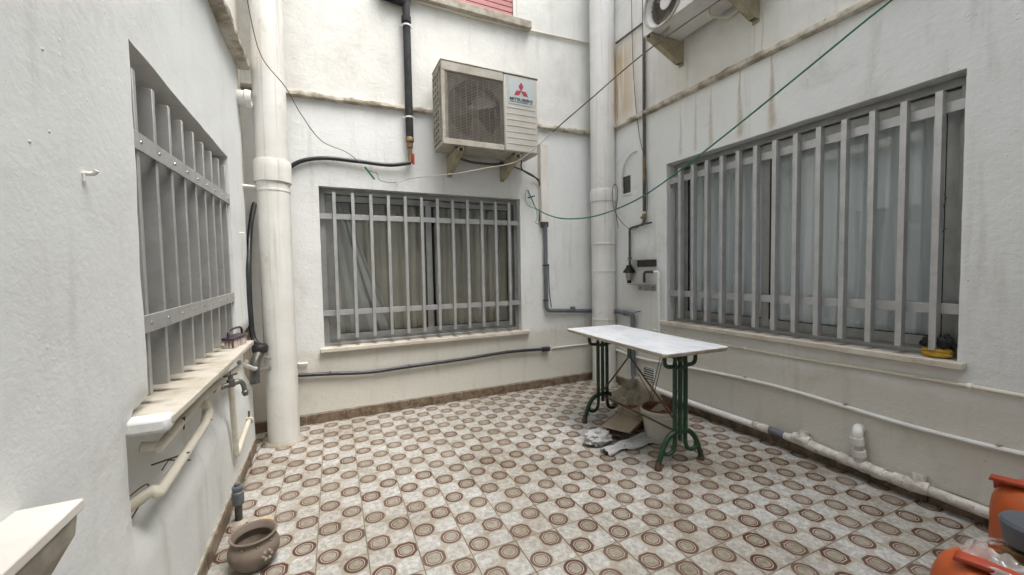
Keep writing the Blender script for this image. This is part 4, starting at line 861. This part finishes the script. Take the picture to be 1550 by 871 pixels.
solo(MB().tube(smooth([V(AX0+.75, YB-.06, AZ0-.03), V(AX1-.12, YB-.05, Bk(800, 255, .03).z), V(ta.x-.008, YB-.025, Bk(812, 275, .03).z), V(ta.x-.006, YB-.02, Bk(812, 335, .03).z)]), .008, 8), 'cable', 'cable_brown', 'brown cable curving from the bracket down beside the white trunking', 'cable')
wt = [(1423, 165, .05), (1424, 200, .06), (1428, 235, .06), (1421, 240, .06), (1426, 262, .06), (1424, 290, .06), (1432, 300, .06), (1422, 330, .06), (1420, 355, .06), (1432, 346, .06), (1421, 358, .06), (1422, 390, .06), (1424, 402, .06), (1421, 380, .06)]
solo(MB().tube(smooth([Rt(px, py, -.045) for px, py, d_ in wt], 4), .003, 6), 'hanging_wire', 'cable_brown', 'kinked brown wire dangling from the grille of the widest window', 'wire')

# ---------------------------------------------------------------- water pipes and tap below the riveted grille
lo = .045-.05
wp = thing('water_pipe', 'cream water pipe running close under the stained stone sill to the tap', 'pipe', Lf(320, 600))
o1 = .05
MB().tube(rounded([V(XL+.0, 1.485, Lf(214, 692, .03).z), V(XL+o1-.01, 1.50, Lf(222, 690, .03).z), Lf(240, 680, o1-.01), Lf(306, 600, o1-.01), Lf(372, 548, o1-.01)], .03), .0145, 10).build('pipe', 'pipe_cream', wp)
for px, py in ((273, 640), (345, 570)):
    q = Lf(px, py, o1-.01); MB().bar(q+V(-.05, 0, -.02), q+V(.014, 0, .017), .006, .004).tube([q+V(.01, -.006, -.024), q+V(.012, 0, .016)], .0025, 6).build('wall_hook', 'iron_rust', wp)
wp2 = thing('water_pipe', 'cream water pipe with a bent top lying lowest on the tap wall', 'pipe', Lf(262, 712))
MB().tube(rounded([V(XL-.045, 1.49, Lf(220, 765, .0).z), V(XL+.02, 1.50, Lf(226, 757, .03).z), Lf(240, 748, .03), Lf(312, 640, .03), Lf(315, 615, .03), Lf(308, 610, .03), V(XL-.06, Lf(303, 612, 0).y, Lf(303, 612, 0).z)], .035), .0165, 10).build('pipe', 'pipe_cream', wp2)
for a, b in (((313, 636), (315, 622)),): MB().tube([Lf(*a, .03), Lf(*b, .03)], .0205, 10).build('socket', 'pipe_cream', wp2)
q = Lf(277, 693, .03); MB().bar(q+V(-.08, -.02, .0), q+V(.018, .005, .014), .006, .004).tube([q+V(-.05, -.03, -.02), q+V(-.04, .0, .0), q+V(.018, .012, -.018)], .0025, 6).build('wall_hook', 'iron_rust', wp2)
MB().tube(smooth([V(XL-.045, 1.495, Lf(222, 748).z), V(XL+.0, 1.505, Lf(219, 735).z), V(XL+.0, 1.515, Lf(222, 745).z), V(XL-.04, 1.51, Lf(222, 785).z)]), .002, 6).build('tie_wire', 'iron_rust', wp2)
wp3 = thing('water_pipe', 'cream water pipe dropping from the tap and bending back up', 'pipe', Lf(357, 690))
pa, pb, pc = Lf(351, 590, .02), Lf(358, 690, .02), Lf(377, 637, .02)
MB().tube(rounded([Lf(349, 572, .03), pb, pc], .02), .0145, 10).build('pipe', 'pipe_cream', wp3)
MB().tube([pc, pc+V(0, .01, .06)], .006, 6).build('stub', 'iron_rust', wp3)
MB().lathe(pc, [(.02, -.01), (.024, -.008), (.024, .01), (.01, .012)], 10, (pc-pb)).build('flange', 'pipe_cream', wp3)
# tap
tp_ = thing('water_tap', 'old grey metal water tap under the stained stone sill', 'tap', Lf(352, 590, .06))
ta0 = Lf(330, 588, .045); tb0 = Lf(346, 583, .13)
b0 = V(XL+.05, ta0.y, ta0.z); b1 = V(XL+.088, ta0.y+.03, ta0.z+.006); b2 = V(XL+.118, ta0.y+.055, ta0.z+.009); b3 = V(XL+.130, ta0.y+.065, ta0.z-.012); b4 = V(XL+.134, ta0.y+.068, ta0.z-.04)
MB().tube(smooth([b0, b0.lerp(b1, .5), b1, b2, b3, b4]), [.012]*6+[.0125]*6+[.014]*6+[.0105]*6+[.0105]*6+[.011], 12).build('spout', 'tap_metal', tp_)
MB().lathe(b4, [(.011, 0), (.015, .004), (.0135, .014), (.010, .026), (.0, .026)], 12, b4-b3).build('nozzle', 'tap_metal', tp_)
MB().lathe(b1, [(.018, -.012), (.016, .02), (.01, .022), (.01, .045), (.0, .046)], 12).build('bonnet', 'dark_steel', tp_)
MB().bar(b1+V(-.024, -.016, .04), b1+V(.024, .016, .043), .012, .009).build('handle', 'dark_steel', tp_, bevel=.003)
MB().lathe(b0-V(.02, 0, 0), [(.02, 0), (.022, .02), (.016, .024), (.016, .05)], 10, (1, .6, 0)).build('coupling', 'pipe_cream', tp_)
# stop-valve cluster at the wall end
vx = XL+.02; q = Lf(386, 545, .03); vy, vz = LEND-.10, q.z
vc = thing('stop_valve', 'black stop valve cluster where the sill meets the thick downpipe', 'valve', V(vx, vy, vz-.08))
MB().tube(smooth([V(vx+.02, vy-.08, vz-.08), V(vx+.025, vy-.05, vz+.0), V(vx+.04, vy+.0, vz+.05)]), .03, 12).build('union', 'dark_steel', vc)
MB().lathe(V(vx+.045, vy+.02, vz+.05), [(.0, 0), (.045, .002), (.05, .02), (.05, .045), (.04, .06), (.0, .062)], 16).build('wheel', 'rubber', vc)
MB().lathe(V(vx+.02, vy-.08, vz-.14), [(.0, 0), (.03, 0), (.032, .05), (.026, .07)], 14).build('body', 'dark_steel', vc)
MB().tube([V(vx+.02, vy-.06, vz-.06), V(vx+.10, vy+.05, vz-.07), V(vx+.13, vy+.12, vz-.08)], .016, 10).build('outlet', 'steel', vc)
MB().tube(smooth([Lf(362, 549, .04), V(XL+.05, vy-.13, vz-.03), V(vx+.025, vy-.07, vz-.02)]), .0125, 10).build('white_tail', 'pvc_white', vc)
MB().tube([V(vx+.06, vy+.02, vz+.03), V(vx+.12, vy+.04, vz-.01)], .006, 6).build('bolt', 'steel', vc)
hp = [V(XL-.02, LEND+.06, zc(285, 382)), V(XL-.03, LEND+.05, zc(330, 380)), V(XL-.035, LEND+.04, zc(400, 376)), V(XL-.03, LEND+.03, zc(460, 378)), V(XL-.0, LEND-.0, zc(505, 383)), V(vx+.03, vy+.02, vz+.08)]
solo(MB().tube(smooth([PX(404, 236, XL+.12), PX(396, 262, XL+.07), PX(387, 300, XL+.025), PX(379, 345, XL+.012), PX(376.5, 400, XL+.012), PX(378, 460, XL+.012), PX(383, 510, XL+.02), V(vx+.045, vy+.02, vz+.1)]), .018, 10), 'water_hose', 'hose_black', 'black hose climbing in the gap beside the thick downpipe', 'hose')
# scrubbing brush on the stone sill
sb_ = thing('scrubbing_brush', 'dark brush with pale bristles and looped handle on the stained sill', 'brush', V(XL+.02, 2.70, lsz))
bc = V(XL+.03, 2.68, lsz); bu = V(.15, .9, 0).normalized(); bn = V(-bu.y, bu.x, 0)
bm_ = MB()
for i in range(15):
    for j in range(4):
        p = bc+bu*(-.085+.17*i/14)+bn*(-.022+.015*j); s_x = bu*random.uniform(-.006, .006)+bn*random.uniform(-.006, .006)
        bm_.tube([p+V(0, 0, .046), p+s_x+V(0, 0, .001)], [.0045, .006], 5)
bm_.build('bristles', 'bristle', sb_)
MB().obox(bc+V(0, 0, .052), bu*.1, bn*.032, V(0, 0, .008)).build('head', 'brush_purple', sb_, bevel=.005)
MB().tube(smooth([bc+bu*-.09+V(0, 0, .06), bc+bu*-.08+V(0, 0, .095), bc+bu*.03+V(0, 0, .1), bc+bu*.09+V(0, 0, .09), bc+bu*.098+V(0, 0, .055)]), .006, 8).build('handle', 'brush_purple', sb_)
# hook, pegs and stubs in the plaster
hk = Lf(125, 262)
solo(MB().tube(smooth([hk+V(-.01, 0, 0), hk+V(.016, .003, .0), hk+V(.024, .002, .008)]), .0055, 8).tube([hk+V(.003, -.001, 0), hk+V(.003, -.002, -.02)], .003, 6), 'wall_hook', 'pipe_white', 'painted over hook in the rough plaster beside the riveted grille', 'hook')
for px, py in ((44, 215), (73, 200), (63, 75)):
    q = Lf(px, py); solo(MB().lathe(q-V(.005, 0, 0), [(.005, 0), (.0035, .006), (.001, .008)], 8, (1, .2, .1)), 'plaster_stud', 'pipe_white', 'tiny painted stud standing proud of the rough plaster', 'stud', 'studs in the rough plaster')
solo(MB().tube([Bk(445, 551.5), Bk(445, 551.5)+V(.05, -.02, 0), Bk(466, 550, .02)], .009, 8), 'pipe_stub', 'pvc_white', 'short white pipe stub beside the foot of the collared downpipe', 'pipe')
solo(MB().tube([Lf(362, 353)+V(-.005, 0, 0), Lf(362, 353)+V(.03, 0, 0), Lf(362, 353)+V(.032, 0, -.02)], .005, 6), 'wall_hook', 'pipe_white', 'small white painted hook between the riveted grille and the downpipe', 'hook')
# ---------------------------------------------------------------- sponge on the sill of the widest window
sq_ = G(1437, 533, rsz)
sp_ = thing('sponge', 'yellow sponge topped by a black scouring pad on the marble sill', 'sponge', sq_)
sc_c = V(XR+.035, rw[0]+.085, rsz)
def blob(c, rx, ry, rz, amp, seed, fr_=7.0, flat=True, n=16):
    mb = MB(); vs = []; m = n//2
    for j in range(m+1):
        t = math.pi*j/m
        for i in range(n):
            a = 2*math.pi*i/n; v = V(math.sin(t)*math.cos(a), math.sin(t)*math.sin(a), math.cos(t))
            k = 1+amp*noise.noise(v*fr_*.35+V(seed, seed, 0))+amp*.5*noise.noise(v*fr_+V(seed, 3, 0))
            p = V(v.x*rx*k, v.y*ry*k, v.z*rz*k)
            if flat and p.z < -rz*.75: p.z = -rz*.75
            vs.append(c+p)
    mb.add(vs, [(j*n+i, j*n+(i+1) % n, (j+1)*n+(i+1) % n, (j+1)*n+i) for j in range(m) for i in range(n)], True); return mb
blob(sc_c+V(0, 0, .019), .04, .06, .024, .1, 2).build('foam', 'sponge_yellow', sp_)
blob(sc_c+V(0, 0, .038), .038, .058, .02, .12, 5).build('foam_layer', 'sponge_yellow', sp_)
blob(sc_c+V(.003, 0, .078), .045, .055, .042, .6, 8, 14, True, 26).build('scouring_pad', 'scourer', sp_)

# ---------------------------------------------------------------- marble table on iron trestles
TCX, TCY, TA, TLH, TWH, TTH = 2.012, 2.212, -.055, .565, .255, .418
ex = V(math.cos(TA), math.sin(TA), 0); ey = V(-math.sin(TA), math.cos(TA), 0)
tb_ = thing('marble_table', 'white marble topped table on green cast iron trestle legs', 'table', (TCX, TCY, 0))
tp = lambda a, b, z: V(TCX, TCY, 0)+ex*a+ey*b+Z*z
ZT = .755; cc = .022
def outline(g): return [(-TWH+cc-g, -TLH-g), (TWH-cc+g, -TLH-g), (TWH+g, -TLH+cc-g), (TWH+g, TLH-cc+g), (TWH-cc+g, TLH+g), (-TWH+cc-g, TLH+g), (-TWH-g, TLH-cc+g), (-TWH-g, -TLH+cc-g)]
MB().prism([tp(a, b, ZT-.004) for a, b in outline(0)], Z*.004).build('top', 'marble_top', tb_, bevel=.002)
em = MB(); ed = []
for (a0, b0), (a1, b1) in zip(outline(0), outline(0)[1:]+outline(0)[:1]):
    for k in range(14): ed.append((a0+(a1-a0)*k/14, b0+(b1-b0)*k/14))
ne = len(ed); vs = []
for lv, (zz_, inn_) in enumerate(((ZT-.0045, 0), (ZT-.012, -.0015), (ZT-.02, .002), (ZT-.026, .008))):
    for a, b in ed:
        q = tp(a, b, zz_); k = .004*noise.noise(q*22+V(0, 0, lv*3)) if lv else 0; r = (inn_+abs(k)*2.0*(lv > 0))
        vs.append(tp(a*(1-r/TWH), b*(1-r/TLH), zz_))
em.add(vs, [(l*ne+i, l*ne+(i+1) % ne, (l+1)*ne+(i+1) % ne, (l+1)*ne+i) for l in range(3) for i in range(ne)]+[tuple(range(ne)), tuple(range(3*ne, 4*ne))]); em.build('rough_edge', 'marble_edge', tb_)
ZU = ZT-.028
def trestle(b):
    T = lambda s, z, o=0: tp(s, b+o, z)
    mb = MB()
    for s in (-.043, 0, .043): mb.tube([T(s, .20), T(s, .655)], .0145, 10)
    lg = mb.build('leg', 'iron_green', tb_)
    for s in (-1, 1):
        MB().tube([T(s*.043, .65), T(s*.043, ZU)], .012, 10).build('upright', 'iron_green', lg)
        MB().tube(smooth([T(s*.043, .632), T(s*.075, .632), T(s*.105, .637), T(s*.122, .655), T(s*.125, .69), T(s*.125, ZU)]), .0125, 10).build('arm', 'iron_green', lg)
        MB().tube(smooth([T(0, .215), T(s*.05, .213), T(s*.10, .185), T(s*.14, .125), T(s*.163, .06), T(s*.172, .02)]), [.016]*6+[.0165]*6+[.0165]*6+[.016]*6+[.016]*6+[.018], 10).build('foot_arc', 'iron_green', lg)
        MB().tube(smooth([T(s*.043, .22), T(s*.043, .15), T(s*.055, .105), T(s*.085, .085), T(s*.12, .09), T(s*.14, .12)]), .0135, 10).build('scroll', 'iron_green', lg)
        MB().lathe(T(s*.176, .0), [(.0, 0), (.022, 0), (.024, .012), (.017, .03), (.013, .045), (.013, .06)], 12).build('shoe', 'iron_rust', lg)
    MB().lathe(T(0, .655), [(.0125, 0), (.021, .012), (.023, .024), (.018, .04), (.0, .046)], 14).build('knob', 'iron_green', lg)
    MB().tube(smooth([T(-.043, .632), T(-.02, .622), T(0, .632), T(.02, .622), T(.043, .632)]), .013, 10).build('yoke', 'iron_green', lg)
    MB().lathe(T(0, .15), [(.0, 0), (.013, .006), (.015, .03), (.0125, .06)], 12).build('drop_knob', 'iron_green', lg)
    MB().bar(T(-.13, ZU-.006), T(.13, ZU-.006), .022, .01).build('top_rail', 'iron_green', lg)
trestle(-TTH); trestle(TTH)
MB().tube([tp(-.06, -TTH, ZU-.035), tp(-.06, TTH, ZU-.035)], .009, 8).build('long_rail', 'iron_green', tb_)
MB().bar(tp(-.06, 0, ZU-.12), tp(-.06, 0, ZU-.005), .03, .012).build('rail_post', 'iron_green', tb_)
for s in (-1, 1): MB().tube([tp(-.06, 0, ZU-.11), tp(0, s*TTH, .235)], .0065, 8).build('brace', 'iron_rust', tb_)
MB().tube([tp(0, -TTH, .20), tp(0, TTH, .20)], .007, 8).build('low_rail', 'iron_rust', tb_)

# ---------------------------------------------------------------- things under the table
bk = G(1004, 672); bk = V(bk.x+.03, bk.y+.07, 0)
bu_ = thing('planter', 'white plastic planter with a red-brown inner pot under the marble table', 'planter', bk)
MB().lathe(bk, [(.0, 0), (.088, 0), (.092, .01), (.116, .178), (.126, .182), (.129, .198), (.123, .204), (.127, .208), (.130, .226), (.126, .234), (.117, .23), (.112, .18), (.0, .17)], 36).build('pot', 'bucket_white', bu_)
MB().lathe(bk, [(.116, .19), (.115, .236), (.118, .240), (.110, .241), (.104, .2), (.0, .175)], 32).build('inner_pot', 'terracotta', bu_)
MB().grid(lambda a, b: bk+V(-.07+.13*a, -.05+.09*b, .215+.02*a+.012*math.sin(a*5+b*4)), 6, 6).build('paper_scrap', 'sack', bu_, solid=.002)
for k, (a, b) in enumerate((((-.05, .06, .22), (.02, .0, .62)), ((-.03, .05, .22), (.035, -.01, .62)), ((.02, .03, .22), (-.10, .10, .47)), ((.08, .0, .25), (.18, -.03, .36)))):
    MB().tube([bk+V(*a), bk+V(*b)], .003, 5).build('stake', 'cable_brown', bu_)
tc = G(960, 650); tc = V(tc.x+.07, tc.y+.10, 0)
t2 = thing('flower_pot', 'red-brown clay pot covered by a crumpled sack under the table', 'flower pot', tc)
MB().lathe(tc, [(.0, 0), (.085, 0), (.118, .15), (.13, .152), (.132, .185), (.122, .187), (.11, .15), (.0, .14)], 32).build('pot', 'terracotta', t2)
def heap(c, pts_, nu, nv, amp, fr_, seed): pass
def sack_mesh(c):
    def fn(a, b):
        t = a*2*math.pi; rr = (1-b)
        e = V(math.cos(t)*.185, math.sin(t)*.15, 0)*(1-b**2.2)**.5 if b < 1 else V(0, 0, 0)
        z_ = .13*math.sin(b*math.pi/2)*(1+.25*math.cos(t-.6))
        q = c+e+Z*(z_-.055*(1-b)*(1+math.cos(3*t+1)))
        r1 = 1-abs(noise.noise(V(q.x*13, q.y*13, q.z*6)+V(3, 0, 0)))*3; r2 = 1-abs(noise.noise(q*27+V(0, 5, 0)))*3
        n_ = (e+Z*.08*b); n_ = n_.normalized() if n_.length > 1e-5 else Z
        return q+n_*(.030*r1+.011*r2)
    return MB().grid(fn, 96, 30)
sk = sack_mesh(tc+V(.045, .0, .17)); solo(sk, 'sack', 'sack', 'crumpled grey-brown sack draped over the red-brown clay pot', 'sack', solid=.003)
# flattened cardboard
cb0 = G(947, 660)
cs = thing('cardboard_stack', 'stack of flattened brown cardboard on the white cloth under the table', 'cardboard', V(cb0.x, cb0.y, .05))
for k in range(6):
    an_ = .5+random.uniform(-.12, .12); eu = V(math.cos(an_), math.sin(an_), 0); ev = V(-math.sin(an_), math.cos(an_), 0)
    w1, w2 = (.16, .11) if k == 5 else (random.uniform(.10, .16), random.uniform(.09, .12))
    MB().obox(V(cb0.x+.02+random.uniform(-.02, .02), cb0.y+.03+random.uniform(-.02, .02), .058+k*.009), eu*w1+Z*.012, ev*w2+Z*random.uniform(-.006, .006), Z*.003).build('sheet', 'cardboard' if k in (5, 2) else 'cardboard_dark', cs)
def cloth(path, wd_, name, label, seed, lift=.03):
    P = smooth(path, 8); n = len(P)
    def fn(a, b):
        x = a*(n-1); i = min(int(x), n-2); p = P[i].lerp(P[i+1], x-i); t = (P[i+1]-P[i]).normalized(); s = V(-t.y, t.x, 0)
        ww = wd_*(.75+.35*noise.noise(Vector((a*5, seed, 0))))
        q = p+s*(b-.5)*ww; q.z = .004+lift*abs(math.sin(b*math.pi))*(1+.5*noise.noise(Vector((a*6, b*3, seed))))+.012*abs(math.sin(b*9+a*5+seed)); return q
    return solo(MB().grid(fn, 34, 14), name, 'cloth_white', label, 'cloth', solid=.004)
cloth([G(915, 689), G(935, 681), G(958, 670), G(985, 660)], .12, 'cloth', 'white cloth end spread on the tiles before the cardboard', 3)
cloth([G(945, 681), G(968, 677), G(990, 668)], .07, 'cloth', 'narrow fold of white cloth beside the white planter', 8, .02)
bg_ = G(908, 676); solo(blob(V(bg_.x+.02, bg_.y+.05, .04), .105, .075, .055, .28, 21, 10, True, 48), 'cloth', 'cloth_white', 'crumpled white cloth ball beside the cardboard', 'cloth')

# ---------------------------------------------------------------- clay pot and pipe stub by the tap wall
pc_ = V((G(384, 862).x), G(384, 871).y+.072, 0)
cp = thing('clay_pot', 'small round brown clay pot with a pale flower on its belly', 'pot', pc_)
K, KZ = .98, .74
MB().lathe(pc_, [(r*K, h*KZ) for r, h in [(.0, 0), (.058, 0), (.064, .01), (.085, .045), (.098, .085), (.098, .115), (.089, .145), (.079, .16), (.078, .168), (.086, .182), (.092, .19), (.09, .196), (.083, .193), (.073, .172), (.07, .16), (.085, .11), (.06, .02), (.0, .015)]], 40).build('body', 'clay_brown', cp)
dirv = (V(0, 0, 0)-V(pc_.x, pc_.y, 0)).normalized(); dirv = Matrix.Rotation(R_(28), 3, 'Z') @ dirv; sid = V(-dirv.y, dirv.x, 0); fcn = pc_+dirv*.096*K+Z*.098*KZ
for k in range(6):
    a = k*math.pi/3; o_ = sid*math.cos(a)*.016+Z*math.sin(a)*.016
    blob(fcn+o_, .009, .009, .009, .1, k, 5, False, 8).build('petal', 'clay_light', cp)
for k in range(5):
    a = R_(-60+40*k); d2 = Matrix.Rotation(a, 3, 'Z') @ dirv; blob(pc_+d2*.083*K+Z*.155*KZ, .006, .006, .005, .1, k, 5, False, 8).build('dot', 'clay_light', cp)
st0 = G(362, 790); stb = thing('pipe_stub', 'grey capped pipe stub rising from the tiles near the clay pot', 'pipe', st0)
hS = .19
MB().lathe(st0, [(.017, 0), (.017, .10)], 14, wob=.05).build('shaft', 'iron_pipe', stb)
MB().lathe(st0, [(.017, .09), (.026, .093), (.027, .11), (.027, .155), (.023, .158), (.023, .172), (.026, .174), (.024, .185), (.014, .187), (.014, .2), (.0, .2)], 16).build('coupling', 'pvc_grey', stb)
MB().lathe(st0, [(.045, -.003), (.03, .008), (.017, .012)], 14, wob=.2).build('mortar', 'cement', stb)

# ---------------------------------------------------------------- gas bottles
def gas_bottle(c, label, ang, htot=.40, hl=.09):
    t = thing('gas_bottle', label, 'gas bottle', c, 'orange gas bottles'); r = .15; c = Vector(c); sh_ = htot
    MB().lathe(c, [(.0, .02), (.11, .02), (.135, .035), (.147, .06), (r, .09), (r, sh_-.12), (.146, sh_-.08), (.132, sh_-.04), (.105, sh_-.012), (.06, sh_+.004), (.0, sh_+.008)], 48).build('body', 'gas_orange', t)
    MB().lathe(c, [(.135, .0), (.14, .0), (.14, .05), (.135, .05)], 40).build('foot_ring', 'gas_orange', t)
    MB().lathe(c+Z*sh_, [(.05, -.002), (.03, .01), (.026, .03), (.02, .032), (.02, .05), (.0, .052)], 18).build('valve', 'brass', t)
    e1 = V(math.cos(ang), math.sin(ang), 0); e2 = V(-e1.y, e1.x, 0)
    for s in (-1,):                                          # pressed steel handle bars either side of the valve
        prof = [(.050, -.020), (.052, .008), (.054, .016), (.070, .020), (.088, .012), (.091, .002)]
        def fn(a, b):
            y_, z_ = prof[int(round(b*5))]; x = -hl+2*hl*a; k = (2*a-1)
            return c+e1*x*(1+.06*b)+e2*s*(y_-.012*k*k)+Z*(sh_+z_+.008-.012*k*k-(.02*k**6 if b < .3 else 0))
        MB().grid(fn, 16, 5, False).build('handle', 'gas_red', t, solid=.004)
        for q in (-.06, .06): MB().bar(c+e1*q+e2*s*.058+Z*(sh_-.04), c+e1*q+e2*s*.054+Z*(sh_+.012), .02, .006).build('handle_post', 'gas_red', t)
    return t
GN = V(1.605, .365, 0); GFAR = V(2.43, .465, 0)
gas_bottle(GN, 'orange gas bottle fitted with a dark grey regulator and clear wrap', R_(-82), .445)
gas_bottle(GFAR, 'orange gas bottle standing bare beside the white floor drain', R_(-86), .392, .135)
rc = GN+V(.035, -.030, .475)
rgr = thing('regulator', 'dark grey round regulator clicked onto an orange gas bottle', 'regulator', rc)
MB().lathe(rc, [(.03, 0), (.03, .03), (.058, .034), (.062, .07), (.066, .088), (.06, .097), (.03, .104), (.0, .106)], 30).build('body', 'cap_grey', rgr)
MB().lathe(rc+V(0, 0, .1), [(.014, 0), (.014, .016), (.0, .018)], 10).build('knob', 'rubber', rgr)
MB().tube(smooth([rc+V(.05, -.02, .05), rc+V(.14, -.08, .06), rc+V(.25, -.2, -.1), rc+V(.28, -.4, -.43)]), .009, 8).build('gas_hose', 'hose_black', rgr)
solo(MB().grid(lambda a, b: GN+V(.045*math.cos(a*5.2)*(1+b*1.1), .045*math.sin(a*5.2)*(1+b*1.1),   .49-.035*b+.018*noise.noise(Vector((a*9, b*4, 1)))), 40, 10), 'plastic_wrap', 'clear_plastic', 'crumpled clear plastic wrap round a gas bottle valve', 'plastic wrap')

for o in bpy.data.objects:
    if 'org_' in o: del o['org_']
